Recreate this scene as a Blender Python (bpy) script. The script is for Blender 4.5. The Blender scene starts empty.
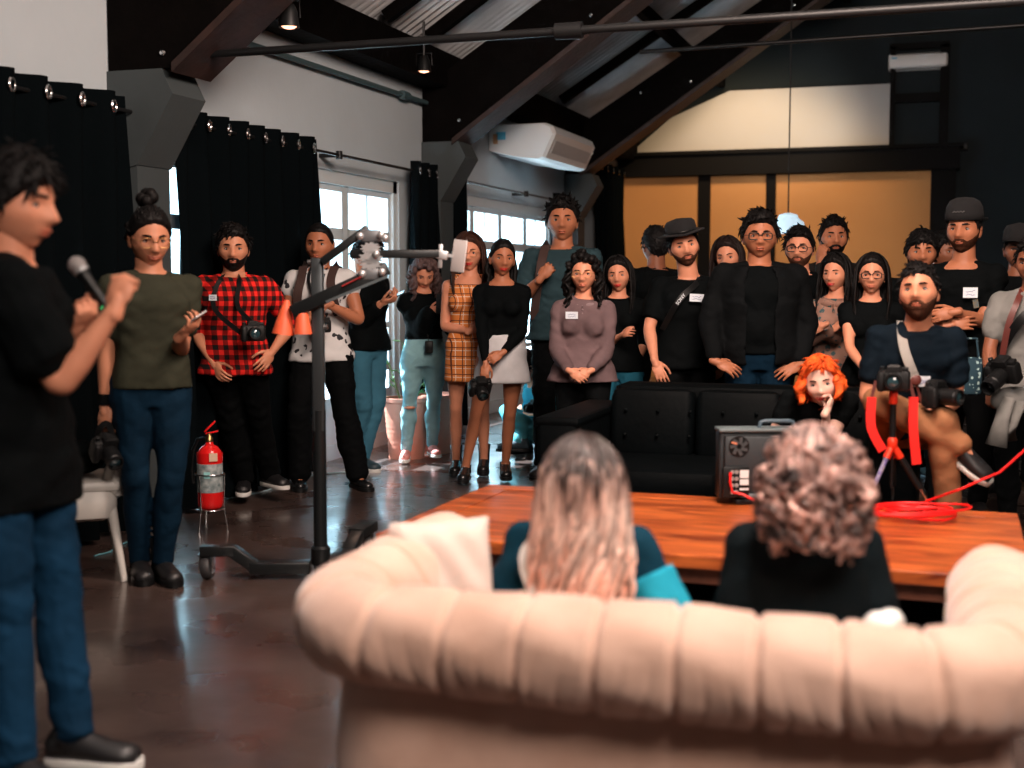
import bpy, math, random
import numpy as np
from mathutils import Vector, Matrix, Euler
sc = bpy.context.scene
COL = sc.collection
R = math.radians
# ------------------------------------------------------------ camera, sky, sun, big lights, exposure
YAW, PITCH, F = R(18.2), R(4.57), 1300.0
cam_d = bpy.data.cameras.new('camera'); cam = bpy.data.objects.new('camera', cam_d); COL.objects.link(cam)
cam.location = (0, 0, 1.4); cam.rotation_euler = (math.pi/2-PITCH, 0, YAW)
cam_d.sensor_width = 36; cam_d.lens = F/1024*36; cam_d.clip_start = .05; cam_d.clip_end = 200
cam_d.dof.use_dof = True; cam_d.dof.focus_distance = 8.3; cam_d.dof.aperture_fstop = 1.7
sc.camera = cam
w = bpy.data.worlds.new('world'); sc.world = w; w.use_nodes = True
bg = w.node_tree.nodes['Background']; bg.inputs[0].default_value = (.56, .88, 1, 1); bg.inputs[1].default_value = 7.5
def light(kind, name, loc, target, power, color, size=1, sy=None, spot=None, blend=.6):
    d = bpy.data.lights.new(name, kind); d.energy = power; d.color = color
    if kind == 'AREA':
        d.size = size
        if sy: d.shape = 'RECTANGLE'; d.size_y = sy
    elif kind == 'SPOT': d.spot_size = R(spot); d.spot_blend = blend; d.shadow_soft_size = size
    elif kind == 'SUN': d.angle = size
    else: d.shadow_soft_size = size
    o = bpy.data.objects.new(name, d); COL.objects.link(o); o.location = loc
    o.rotation_euler = (Vector(target)-Vector(loc)).to_track_quat('-Z', 'Y').to_euler()
    return o
light('SUN', 'sun', (-10, 9.6, 9), (-3, 9.2, 0), 30.0, (.95, .98, 1), size=R(.6))
light('AREA', 'area_fill_near', (1.2, .4, 3.9), (-.9, 6.0, .8), 200, (1, .82, .72), 2.0, 1.4)  # unseen area light, added as soft warm fill from the camera side
light('AREA', 'area_fill_far', (-.2, 4.3, 4.0), (-.6, 8.4, 1.0), 250, (1, .76, .64), 1.8, 1.2)  # added fill without a fixture, lifts the standing group from front above
light('SPOT', 'sofa_spot', (-.2, 3.0, 4.2), (-.5, 2.75, .6), 520, (1, .84, .76), .25, spot=60)
sc.view_settings.view_transform = 'Standard'; sc.view_settings.look = 'None'
sc.view_settings.gamma = 1; sc.view_settings.use_curve_mapping = False
sc.view_settings.exposure = .32
sc.cycles.use_denoising = True
sc.cycles.max_bounces = 6; sc.cycles.caustics_reflective = False; sc.cycles.caustics_refractive = False

# ------------------------------------------------------------ geometry helpers
FH = np.array([-math.sin(YAW), math.cos(YAW), 0]); RT = np.array([math.cos(YAW), math.sin(YAW), 0])
FW = np.array([-math.sin(YAW)*math.cos(PITCH), math.cos(YAW)*math.cos(PITCH), -math.sin(PITCH)])
UP = np.array([-math.sin(YAW)*math.sin(PITCH), math.cos(YAW)*math.sin(PITCH), math.cos(PITCH)])
CP = np.array([0, 0, 1.4])
def ray(px, py): return FW*F + RT*(px-512) + UP*(384-py)
def W(px, py, d): r = ray(px, py); return CP + r*(d/(r@FH))
def onz(px, py, z): r = ray(px, py); return CP + r*((z-1.4)/r[2])
def onx(px, py, x): r = ray(px, py); return CP + r*(x/r[0])
def ony(px, py, y): r = ray(px, py); return CP + r*(y/r[1])
V = lambda *a: np.array(a, float)
def nrm(v): v = np.asarray(v, float); return v/(np.linalg.norm(v)+1e-9)
def frame(d, hint=(0, 0, 1)):
    d = nrm(d); h = np.asarray(hint, float)
    if abs(d@nrm(h)) > .98: h = V(0, 1, 0) if abs(d[1]) < .9 else V(1, 0, 0)
    x = nrm(np.cross(h, d)); y = np.cross(d, x); return x, y, d
def rotz(a): c, s = math.cos(a), math.sin(a); return np.array([[c, -s, 0], [s, c, 0], [0, 0, 1]])
def rotx(a): c, s = math.cos(a), math.sin(a); return np.array([[1, 0, 0], [0, c, -s], [0, s, c]])
def roty(a): c, s = math.cos(a), math.sin(a); return np.array([[c, 0, s], [0, 1, 0], [-s, 0, c]])
class MB:
    def __init__(s): s.v = []; s.f = []; s.m = []; s.n = 0; s.mi = 0
    def add(s, vs, fs):
        vs = np.asarray(vs, float); s.v.append(vs)
        o = s.n; s.f += [tuple(i+o for i in f) for f in fs]; s.m += [s.mi]*len(fs); s.n += len(vs); return s
    def rings(s, rs, cap=True, closed=False):
        k, n = len(rs), len(rs[0]); fs = []
        for i in range(k if closed else k-1):
            a, b = i*n, ((i+1) % k)*n
            fs += [(a+j, a+(j+1) % n, b+(j+1) % n, b+j) for j in range(n)]
        if cap and not closed: fs += [tuple(range(n-1, -1, -1)), tuple(range((k-1)*n, k*n))]
        return s.add(np.concatenate(rs), fs)
    def box(s, c, size, rot=None, bev=0):
        hx, hy, hz = np.array(size)/2.; b = min(bev, hx*.98, hy*.98, hz*.98)
        if b <= 0:
            vs = [V(x, y, z) for x in (-hx, hx) for y in (-hy, hy) for z in (-hz, hz)]
            fs = [(0, 1, 3, 2), (4, 6, 7, 5), (0, 4, 5, 1), (2, 3, 7, 6), (0, 2, 6, 4), (1, 5, 7, 3)]
            vs = np.array(vs)
        else:
            def rr(ins, z):
                x, y = hx-ins, hy-ins; c_ = max(b*.9-ins, b*.1); p = []
                for sx, sy, st in ((1, 1, 0), (-1, 1, 90), (-1, -1, 180), (1, -1, 270)):
                    for a in (0, 30, 60, 90):
                        t = R(st+a); p.append((sx*(x-c_)+c_*math.cos(t), sy*(y-c_)+c_*math.sin(t), z))
                return np.array(p)
            rs = [rr(b*(1-math.sin(t)), -hz+b*(1-math.cos(t))) for t in (0, R(45), R(90))]
            rs += [rr(b*(1-math.sin(t)), hz-b*(1-math.cos(t))) for t in (R(90), R(45), 0)]
            m = MB(); m.rings(rs); vs = m.v[0]; fs = m.f
        if rot is not None: vs = vs @ np.asarray(rot).T
        return s.add(vs+np.asarray(c, float), fs)
    def beam(s, a, b, w_, h, up=(0, 0, 1), bev=0):
        a, b = np.asarray(a, float), np.asarray(b, float); x, y, z = frame(b-a, up)
        return s.box((a+b)/2, (w_, h, np.linalg.norm(b-a)), np.stack([x, y, z], 1), bev)
    def tube(s, pts, r, n=10, cap=True, flat=1., hint=(0, 0, 1), closed=False):
        pts = [np.asarray(p, float) for p in pts]; k = len(pts)
        r = [r]*k if np.isscalar(r) else list(r); rs = []; px = None
        for i in range(k):
            if closed: d = pts[(i+1) % k]-pts[i-1]
            else: d = pts[min(i+1, k-1)]-pts[max(i-1, 0)]
            x, y, z = frame(d, hint)
            if px is not None and x@px < 0: x, y = -x, -y
            px = x; t = np.linspace(0, 2*np.pi, n, endpoint=False)[:, None]
            rs.append(pts[i]+r[i]*(np.cos(t)*x+np.sin(t)*y*flat))
        return s.rings(rs, cap, closed)
    def cone(s, a, b, ra, rb, n=12, round_=True):
        a, b = np.asarray(a, float), np.asarray(b, float); d = nrm(b-a)
        if not round_: return s.tube([a, b], [ra, rb], n)
        ps, rr = [], []
        for t in (8, 35, 62): ps.append(a-d*ra*math.cos(R(t))); rr.append(ra*math.sin(R(t)))
        ps += [a, b]; rr += [ra, rb]
        for t in (62, 35, 8): ps.append(b+d*rb*math.cos(R(t))); rr.append(rb*math.sin(R(t)))
        return s.tube(ps, rr, n)
    def ell(s, c, r, rot=None, n=16, m=10):
        rs = []; t = np.linspace(0, 2*np.pi, n, endpoint=False)
        for i in range(1, m):
            p = math.pi*i/m
            rs.append(np.stack([math.sin(p)*np.cos(t), math.sin(p)*np.sin(t), np.full(n, -math.cos(p))], 1))
        vs = [V(0, 0, -1)[None]]+rs+[V(0, 0, 1)[None]]; vs = np.concatenate(vs)*np.asarray(r, float)
        fs = [(0, 1+(j+1) % n, 1+j) for j in range(n)]
        for i in range(m-2):
            a = 1+i*n; b = a+n; fs += [(a+j, a+(j+1) % n, b+(j+1) % n, b+j) for j in range(n)]
        a = 1+(m-2)*n; L = len(vs)-1; fs += [(a+j, a+(j+1) % n, L) for j in range(n)]
        if rot is not None: vs = vs @ np.asarray(rot).T
        return s.add(vs+np.asarray(c, float), fs)
    def lathe(s, prof, c=(0, 0, 0), n=24, rot=None):
        rs = []; t = np.linspace(0, 2*np.pi, n, endpoint=False)
        for r, z in prof: rs.append(np.stack([r*np.cos(t), r*np.sin(t), np.full(n, float(z))], 1))
        m = MB(); m.rings(rs); vs = m.v[0]
        if rot is not None: vs = vs @ np.asarray(rot).T
        return s.add(vs+np.asarray(c, float), m.f)
    def torus(s, c, Rr, r, ax=(0, 0, 1), n=20, m=8, sx=1., sy=1.):
        x, y, z = frame(ax, (0, 0, 1) if abs(nrm(ax)[2]) < .9 else (0, 1, 0))
        pts = [np.asarray(c)+Rr*(math.cos(t)*x*sx+math.sin(t)*y*sy) for t in np.linspace(0, 2*np.pi, n, endpoint=False)]
        return s.tube(pts, r, m, closed=True, hint=z)
    def prism(s, poly, depth, ax):   # poly: 3d points (planar), extruded by vector depth*ax
        p = np.array(poly, float); q = p+np.asarray(ax, float)*depth; n = len(p)
        fs = [tuple(range(n-1, -1, -1)), tuple(range(n, 2*n))]+[(j, (j+1) % n, n+(j+1) % n, n+j) for j in range(n)]
        return s.add(np.concatenate([p, q]), fs)
    def arr(s): return np.concatenate(s.v)
    def mesh(s, name, mats=None, smooth=True, fix=False):
        me = bpy.data.meshes.new(name); me.from_pydata(s.arr().tolist(), [], s.f)
        for m in (mats or []): me.materials.append(m)
        if len(set(s.m)) > 1: me.polygons.foreach_set('material_index', s.m)
        me.polygons.foreach_set('use_smooth', [smooth]*len(me.polygons))
        if fix:
            import bmesh
            bm = bmesh.new(); bm.from_mesh(me); bmesh.ops.recalc_face_normals(bm, faces=bm.faces); bm.to_mesh(me); bm.free()
        me.update(); return me
def tag(o, label=None, cat=None, group=None, kind=None):
    for k, v_ in (('label', label), ('category', cat), ('group', group), ('kind', kind)):
        if v_: o[k] = v_
    return o
def link(name, me, parent=None, loc=None):
    o = bpy.data.objects.new(name, me); COL.objects.link(o)
    if parent is not None: o.parent = parent
    if loc is not None: o.location = loc
    return o
def obj(name, mb, mat, parent=None, smooth=True, fix=True, angle=None):
    mats = mat if isinstance(mat, (list, tuple)) else [mat]
    me = mb.mesh(name, mats, smooth, fix)
    if angle is None: angle = 40
    if smooth and angle < 180: me.set_sharp_from_angle(angle=R(angle))
    return link(name, me, parent)
def struct(name, mb, mat, smooth=False, parent=None):
    o = obj(name, mb, mat, parent, smooth)
    if parent is None: o['kind'] = 'structure'
    return o
def empty(name, loc=(0, 0, 0), rz=0, label=None, cat=None, group=None):
    o = bpy.data.objects.new(name, None); COL.objects.link(o); o.location = loc; o.rotation_euler = (0, 0, rz)
    return tag(o, label, cat, group)
_tmp = None
def vox(mb, size, smooth=4, name='m'):
    """closed overlapping volumes -> one continuous surface"""
    me = mb.mesh('tmp', None, False, False); o = bpy.data.objects.new('tmp', me); COL.objects.link(o)
    m = o.modifiers.new('r', 'REMESH'); m.mode = 'VOXEL'; m.voxel_size = size
    if smooth: k = o.modifiers.new('s', 'SMOOTH'); k.iterations = smooth; k.factor = .6
    dg = bpy.context.evaluated_depsgraph_get(); e = o.evaluated_get(dg)
    r = bpy.data.meshes.new_from_object(e)
    n = len(r.vertices); vs = np.empty(n*3, np.float32); r.vertices.foreach_get('co', vs)
    nr = np.empty(n*3, np.float32); r.vertices.foreach_get('normal', nr)
    fs = [tuple(p.vertices) for p in r.polygons]
    bpy.data.objects.remove(o); bpy.data.meshes.remove(me); bpy.data.meshes.remove(r)
    return vs.reshape(-1, 3).astype(float), nr.reshape(-1, 3).astype(float), fs

# ------------------------------------------------------------ materials
MATS = {}
def mat(name, color, rough=.6, metal=0, bump=0, bscale=40, noise=0, nscale=6, emit=None, es=1, spec=None, trans=0, sheen=0, color2=None, sss=0):
    if name in MATS: return MATS[name]
    m = bpy.data.materials.new(name); m.use_nodes = True; nt = m.node_tree; b = nt.nodes['Principled BSDF']
    b.inputs['Base Color'].default_value = (*color, 1); b.inputs['Roughness'].default_value = rough; b.inputs['Metallic'].default_value = metal
    if spec is not None: b.inputs['Specular IOR Level'].default_value = spec
    if sheen: b.inputs['Sheen Weight'].default_value = sheen
    if sss: b.inputs['Subsurface Weight'].default_value = sss; b.inputs['Subsurface Radius'].default_value = (.012, .005, .003)
    if emit: b.inputs['Emission Color'].default_value = (*emit, 1); b.inputs['Emission Strength'].default_value = es
    tc = nt.nodes.new('ShaderNodeTexCoord')
    if noise:
        n = nt.nodes.new('ShaderNodeTexNoise'); n.inputs['Scale'].default_value = nscale; n.inputs['Detail'].default_value = 5
        nt.links.new(tc.outputs['Object'], n.inputs['Vector'])
        r = nt.nodes.new('ShaderNodeMapRange'); r.inputs[1].default_value = .3; r.inputs[2].default_value = .7
        nt.links.new(n.outputs[0], r.inputs[0])
        x = nt.nodes.new('ShaderNodeMix'); x.data_type = 'RGBA'
        c2 = color2 or tuple(c*(1-noise) for c in color)
        x.inputs[6].default_value = (*color, 1); x.inputs[7].default_value = (*c2, 1)
        nt.links.new(r.outputs[0], x.inputs[0]); nt.links.new(x.outputs[2], b.inputs['Base Color'])
    if bump:
        n = nt.nodes.new('ShaderNodeTexNoise'); n.inputs['Scale'].default_value = bscale; n.inputs['Detail'].default_value = 4
        nt.links.new(tc.outputs['Object'], n.inputs['Vector'])
        bp = nt.nodes.new('ShaderNodeBump'); bp.inputs['Strength'].default_value = bump; bp.inputs['Distance'].default_value = .01
        nt.links.new(n.outputs[0], bp.inputs['Height']); nt.links.new(bp.outputs[0], b.inputs['Normal'])
    MATS[name] = m; return m
def nodes_of(m): nt = m.node_tree; return nt, nt.nodes['Principled BSDF']
def mixrgb(nt, fac, a, b):
    x = nt.nodes.new('ShaderNodeMix'); x.data_type = 'RGBA'
    for i, v_ in ((0, fac), (6, a), (7, b)):
        if hasattr(v_, 'is_linked'): nt.links.new(v_, x.inputs[i])
        else: x.inputs[i].default_value = v_
    return x.outputs[2]
def mth(nt, op, a, b=None, c=None):
    x = nt.nodes.new('ShaderNodeMath'); x.operation = op
    for i, v_ in enumerate((a, b, c)):
        if v_ is None: continue
        if hasattr(v_, 'is_linked'): nt.links.new(v_, x.inputs[i])
        else: x.inputs[i].default_value = v_
    return x.outputs[0]
def sepobj(nt):
    tc = nt.nodes.new('ShaderNodeTexCoord'); s = nt.nodes.new('ShaderNodeSeparateXYZ'); nt.links.new(tc.outputs['Object'], s.inputs[0]); return s.outputs
def cloth(name, color, wr=.5, **k): return mat(name, color, rough=k.pop('rough', .85), bump=wr, bscale=k.pop('bscale', 14), noise=k.pop('noise', .35), nscale=5, spec=.08, **k)
def island(m, lo, hi):
    """each lock of hair gets its own tone"""
    nt, b = nodes_of(m); g_ = nt.nodes.new('ShaderNodeNewGeometry'); r = nt.nodes.new('ShaderNodeMapRange'); r.inputs[3].default_value = lo; r.inputs[4].default_value = hi
    nt.links.new(g_.outputs['Random Per Island'], r.inputs[0]); h = nt.nodes.new('ShaderNodeMix'); h.data_type = 'RGBA'; h.blend_type = 'MULTIPLY'; h.inputs[0].default_value = 1
    src = b.inputs['Base Color'].links[0].from_socket; nt.links.new(src, h.inputs[6]); nt.links.new(r.outputs[0], h.inputs[7]); nt.links.new(h.outputs[2], b.inputs['Base Color'])
def stripes(nt, v_, per, duty, off=0):
    fr = mth(nt, 'FRACT', mth(nt, 'ADD', mth(nt, 'DIVIDE', v_, per), off+100)); return mth(nt, 'LESS_THAN', fr, duty)

BLACK = mat('black_fabric', (.003, .0045, .005), .9, bump=.6, bscale=14, spec=.06, noise=.3)
CURT = mat('curtain_black', (.0018, .0032, .004), .95, bump=.3, bscale=30, spec=.03)
METAL = mat('dark_metal', (.012, .013, .014), .45, .5)
BLKP = mat('black_plastic', (.006, .0065, .007), .38, spec=.3)
CHROME = mat('chrome', (.75, .75, .76), .2, 1)
WALLM = mat('wall_plaster', (.50, .57, .61), .9, bump=.35, bscale=9, noise=.08, nscale=1.2)
GREYM = mat('grey_paint', (.045, .058, .062), .7, bump=.2, bscale=12, noise=.15, nscale=3)
WOODD = mat('dark_timber', (.0032, .0024, .0022), .8, spec=.05, bump=.7, bscale=16, noise=.5, nscale=5)
WOODR = mat('rust_brown_steel', (.035, .014, .010), .6, bump=.5, bscale=20, noise=.7, nscale=6)
WHITEF = mat('white_frame_paint', (.62, .68, .7), .5)
WHITEP = mat('white_plastic', (.75, .75, .74), .4)
# ------------------------------------------------------------ room shell
XL, XR, Y0, YB = -4.45, 6.6, -3.0, 18.7
ZP, SL, XM = 3.1, .62, 1.1           # wall-plate height, roof slope, ridge X
def floor_mat():
    m = mat('floor_polished_concrete', (.035, .022, .018), .28, spec=.8); nt, b = nodes_of(m)
    tc = nt.nodes.new('ShaderNodeTexCoord')
    def nz(scale, det=6):
        n = nt.nodes.new('ShaderNodeTexNoise'); n.inputs['Scale'].default_value = scale; n.inputs['Detail'].default_value = det
        nt.links.new(tc.outputs['Object'], n.inputs['Vector']); return n.outputs[0]
    def mr(x, a, c, lo=0, hi=1):
        r = nt.nodes.new('ShaderNodeMapRange'); r.inputs[1].default_value = a; r.inputs[2].default_value = c
        r.inputs[3].default_value = lo; r.inputs[4].default_value = hi; nt.links.new(x, r.inputs[0]); return r.outputs[0]
    c = mixrgb(nt, mr(nz(1.3), .35, .7), (.028, .018, .016, 1), (.095, .062, .052, 1))
    c = mixrgb(nt, mr(nz(7), .45, .75), c, (.065, .044, .037, 1))
    b.inputs['Coat Weight'].default_value = .4; b.inputs['Coat Roughness'].default_value = .12; b.inputs['Coat Tint'].default_value = (1, 1, 1, 1)
    nt.links.new(c, b.inputs['Base Color'])
    nt.links.new(mr(nz(3), .3, .7, .2, .42), b.inputs['Roughness'])
    bp = nt.nodes.new('ShaderNodeBump'); bp.inputs['Strength'].default_value = .12; bp.inputs['Distance'].default_value = .01
    nt.links.new(nz(22), bp.inputs['Height']); nt.links.new(bp.outputs[0], b.inputs['Normal'])
    return m
struct('floor', MB().box(((XL+XR)/2, (Y0+YB)/2, -.05), (XR-XL+.6, YB-Y0+.6, .1)), floor_mat())
# wall_left with two glazed door openings
OPEN = [(6.66, 10.42, 0, 2.24), (11.42, 15.1, 0, 2.24)]
wl = MB(); T = .25
def seg(y0, y1, z0, z1): wl.box((XL-T/2, (y0+y1)/2, (z0+z1)/2), (T, y1-y0, z1-z0))
seg(Y0-.3, OPEN[0][0], 0, ZP+.25); seg(OPEN[0][1], OPEN[1][0], 0, ZP+.25); seg(OPEN[1][1], YB+.3, 0, ZP+.25)
for o in OPEN: seg(o[0], o[1], o[3], ZP+.25)
struct('wall_left', wl, WALLM)
ZR = ZP+.3+SL*(XM-XL)
def gable(y, t, name, m):
    p = [(XL-T, y, 0), (XR+T, y, 0), (XR+T, y, ZP+.25), (XM, y, ZR), (XL-T, y, ZP+.25)]
    struct(name, MB().prism(p, t, (0, 1, 0)), m)
DKWALL = mat('dark_grey_wall', (.022, .030, .034), .85, spec=.1, bump=.2, bscale=8, noise=.2, nscale=1)
gable(YB, .2, 'wall_back', DKWALL)
gable(Y0-.2, .2, 'wall_front', WALLM)
struct('wall_right', MB().box((XR+T/2, (Y0+YB)/2, (ZP+.25)/2), (T, YB-Y0+.4, ZP+.25)), DKWALL)
# corrugated roof lining
def roof(side, name):
    m = mat('corrugated_roof_lining', (.66, .68, .70), .6, noise=.35, nscale=2.5)
    mb = MB(); n = 760; x0, x1 = (XL-T, XM) if side < 0 else (XM, XR+T)
    ys = np.linspace(Y0-.2, YB+.2, n); dz = .018*np.sin(ys*2*np.pi/.115)
    def z(x): return ZP+.32+SL*(XM-XL)-SL*abs(x-XM)
    rows = [(x0, 0), (x1, 0), (x1, .06), (x0, .06)]
    vs = np.concatenate([np.stack([np.full(n, x), ys, z(x)+t+dz], 1) for x, t in rows])
    fs = []
    for k in range(4):
        a, b_ = k*n, ((k+1) % 4)*n; fs += [(a+j, a+j+1, b_+j+1, b_+j) for j in range(n-1)]
    mb.add(vs, fs); struct(name, mb, m, smooth=False)
roof(-1, 'ceiling_left_slope'); roof(1, 'ceiling_right_slope')
# glazed doors
GLASS = bpy.data.materials.new('window_glass'); GLASS.use_nodes = True
nt = GLASS.node_tree; nt.nodes.clear(); out = nt.nodes.new('ShaderNodeOutputMaterial')
tr = nt.nodes.new('ShaderNodeBsdfTransparent'); tr.inputs[0].default_value = (.93, .97, 1, 1); gl = nt.nodes.new('ShaderNodeBsdfGlossy'); gl.inputs['Roughness'].default_value = .03
mx = nt.nodes.new('ShaderNodeMixShader'); mx.inputs[0].default_value = .06
nt.links.new(tr.outputs[0], mx.inputs[1]); nt.links.new(gl.outputs[0], mx.inputs[2]); nt.links.new(mx.outputs[0], out.inputs[0])
for k, (a, b, z0, z1) in enumerate(OPEN):
    e = empty('window_%d' % (k+1), (XL-.08, a, 0)); e['kind'] = 'structure'
    L = b-a; nb = 4 if k == 0 else 4; fm = MB()
    fm.box((0, L/2, z1-.05), (.12, L, .1)); fm.box((0, L/2, .06), (.12, L, .12))
    for y in (.04, L-.04): fm.box((0, y, z1/2), (.12, .08, z1))
    obj('window_frame', fm, WHITEF, e, smooth=False)
    wdt = (L-.16)/nb
    for i in range(nb):
        y0 = .08+i*wdt; s_ = MB()
        for y in (y0+.03, y0+wdt-.03): s_.box((0, y, z1/2), (.07, .06, z1-.22))
        for z, h in ((.30, .36), (.66, .05), (1.02, .05), (1.38, .05), (1.76, .09), (2.12, .06)): s_.box((0, y0+wdt/2, z), (.07, wdt-.1, h))
        s_.box((0, y0+wdt/2, 1.94), (.04, .03, .32))
        obj('window_sash', s_, WHITEF, e, smooth=False)
        obj('glass_pane', MB().box((0, y0+wdt/2, 1.3), (.008, wdt-.1, 1.66)), GLASS, e, smooth=False)
# outside: pale neighbouring building across a narrow yard, and the yard floor
struct('ground_outside', MB().box((XL-6.2, 11, -.12), (11.9, 50, .1)), mat('yard_concrete', (.55, .57, .58), .9, bump=.2))
eb = empty('neighbour_building', (-19.5, 2, 0), label='pale rendered building seen bleached bright through the glazed doors', cat='building')
obj('facade_wall', MB().box((0, 24, 4), (1.0, 70, 8)), mat('pale_render', (.66, .72, .74), .9, noise=.1), eb, smooth=False)
TEAL = mat('teal_shutter', (.16, .36, .42), .6)
for i in range(16):
    wn = obj('building_window', MB().box((.52, -2+i*3.6, 2.3), (.06, 1.5, 1.7)).box((.56, -2+i*3.6, 1.42), (.14, 1.7, .08)), WHITEF, eb, smooth=False)
    obj('shutter', MB().box((.57, -2.36+i*3.6, 2.3), (.05, .62, 1.5)), TEAL, wn, smooth=False)
# columns with corbel brackets, trusses
def pcol(px, y, dx=.34):
    return px
COLY = [6.46, 11.1, 15.75]
for k, y in enumerate(COLY):
    y_ = y
    m = MB().box((XL+.09, y_, 1.2), (.18, .32, 2.4))
    struct('trim_column_%d' % (k+1), m, GREYM)
    X = XL+.002
    h_ = .07*k
    poly = [(X, y_-.17, 2.0+h_), (X+.185, y_-.17, 2.04+h_), (X+.42, y_-.17, 2.42+h_), (X+.35, y_-.17, 2.56+h_), (X, y_-.17, 2.56+h_)]
    struct('trim_corbel_%d' % (k+1), MB().prism(poly, .34, (0, 1, 0)), GREYM)
# main trusses: deep dark rafters springing from the corbels to the ridge, bolted steel edge flange
def truss(y, x0=-4.44, zb=2.57, m=.66, dep=.62, label=''):
    e = empty('roof_truss', (0, y, 0), label=label, cat='roof truss', group='dark timber roof trusses'); 
    xr = XM
    for sgn in (-1, 1):
        def q(x, dz): xx = x if sgn < 0 else 2*XM-x; return (xx, -.16, zb+m*(x+4.12)+dz)
        zc = 2.56+.07*[6.46, 11.1, 15.75].index(y); xs = (zc-zb)/m-4.12
        w0 = q(x0, 0); w1 = q(xs, 0); mb = MB().prism([(w0[0], -.16, zc), (w1[0], -.16, zc), q(xr, 0), q(xr, dep*.45), q(x0, dep)], .32, (0, 1, 0))
        obj('rafter', mb, WOODD, e, smooth=False)
        f_ = MB().prism([q(xs+.03, -.05), q(xr, -.05), q(xr, .0), q(xs+.03, .0)], .40, (0, 1, 0)); o_ = obj('flange', f_, WOODR, e, smooth=False); o_.location.y = -.04
        for i in range(9):
            x = x0+.35+i*.6; p = q(x, .12+.3*(i % 2)); obj('bolt', MB().ell((p[0], -.165, p[2]), (.018, .012, .018), n=8, m=6), CHROME, e)
    return e
truss(6.46, zb=2.50, m=.78, dep=.72, label='massive dark timber truss above the nearest grey corbel')
truss(11.1, zb=2.67, m=.70, dep=.66, label='dark timber truss springing from the corbel between the two glazed doors')
truss(15.75, zb=2.80, m=.68, dep=.60, label='farthest dark timber truss, sloping above the air conditioner')
# purlin / wall plate
tag(obj('wall_plate_beam', MB().box((XL+.12, 8.0, ZP+.16), (.26, 21.4, .30)), WOODD, smooth=False), 'dark timber beam running along the top of the white window wall', 'beam')
for i, xx in enumerate((-3.0, -1.3, .3)):
    zz = ZP+.30+SL*(xx-XL)-.12
    tag(obj('purlin', MB().box((xx, 8, zz), (.09, 21.2, .14)), WOODD, smooth=False), ['dark purlin under the roof lining, nearest the window wall', 'dark purlin under the middle of the left roof slope', 'dark purlin under the roof lining, nearest the ridge'][i], 'purlin', 'purlins under the roof lining')
# light intermediate rafters / braces fanning up from the wall plate
br = [(8.6, -4.2, 9.2, -2.2, 'steep thin brace just beyond the nearest truss'), (9.6, -4.2, 9.6, -1.2, 'thin dark rafter in the middle of the first bay'), (10.5, -4.2, 10.3, -.6, 'thin dark rafter close before the second truss'),
      (13.1, -4.2, 13.1, .4, 'thin dark rafter first beyond the second truss'), (14.6, -4.2, 14.6, .6, 'thin dark rafter above the far glazed doors')]
for ya, xa, yb, xb, lb in br:
    za, zb = ZP+.24+SL*(xa-XL)-.0, ZP+.24+SL*(xb-XL)
    tag(obj('thin_rafter', MB().beam((xa, ya, za-.03), (xb, yb, zb-.03), .08, .1), WOODD, smooth=False), lb, 'rafter', 'thin rafters between the trusses')
# tie rods
def rod(name, a, b, r, m, lb, cat, grp=None, joints=()):
    e = empty(name, a, 0, lb, cat, grp); d = np.asarray(b, float)-np.asarray(a, float)
    obj('bar', MB().tube([V(0, 0, 0), d], r, 10), m, e)
    for t in joints: obj('coupling', MB().tube([d*t-nrm(d)*.07, d*t+nrm(d)*.07], r*1.9, 10), m, e)
    return e
a = ony(205, 55, 6.46); b = ony(1100, -6, 6.46); rod('tie_rod', a-V(.3, 0, 0), b+V(2.2, 0, 0), .022, METAL, 'long thin steel tie rod crossing the whole picture below the near truss', 'tie rod', 'steel tie rods', (.34,))
a = ony(640, 52, 11.1); b = ony(1024, 21, 11.1); rod('tie_rod', a, b+V(2.5, 0, .0), .018, METAL, 'second steel tie rod at upper right, in front of the dark back wall', 'tie rod', 'steel tie rods')
a = onx(225, 36, XL+.05); b = onx(436, 106, XL+.05); rod('conduit', a, b, .02, mat('conduit_teal', (.05, .09, .1), .5), 'teal-grey electrical conduit running along the upper white wall', 'conduit', None, (.8,))
# spotlights under the roof
def spot_fix(p, lb, power=25):
    e = empty('spotlight', p, 0, lb, 'spotlight', 'small ceiling spotlights')
    obj('lamp_housing', MB().lathe([(.03, .1), (.05, .06), (.06, -.03), (.055, -.03), (.045, .04)], n=16), METAL, e)
    obj('bracket', MB().tube([V(0, 0, .1), V(0, 0, .38)], .012, 8).tube([V(-.07, 0, .02), V(-.07, 0, .12), V(.07, 0, .12), V(.07, 0, .02)], .006, 6), METAL, e)
    obj('lamp', MB().ell((0, 0, -.02), (.045, .045, .02), n=12, m=8), mat('lamp_glow', (1, .5, .35), .4, emit=(1, .42, .25), es=3), e)
    light('SPOT', 'spotlight_beam', (p[0], p[1], p[2]-.07), (p[0]+.6, p[1]-.5, 0), power, (1, .62, .45), .04, spot=70)
spot_fix(W(289, 22, 7.6), 'small spotlight with glowing warm bulb left of the roof bay')
spot_fix(W(424, 68, 11.0), 'small warm spotlight on the wall plate above the near glazed doors')
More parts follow.
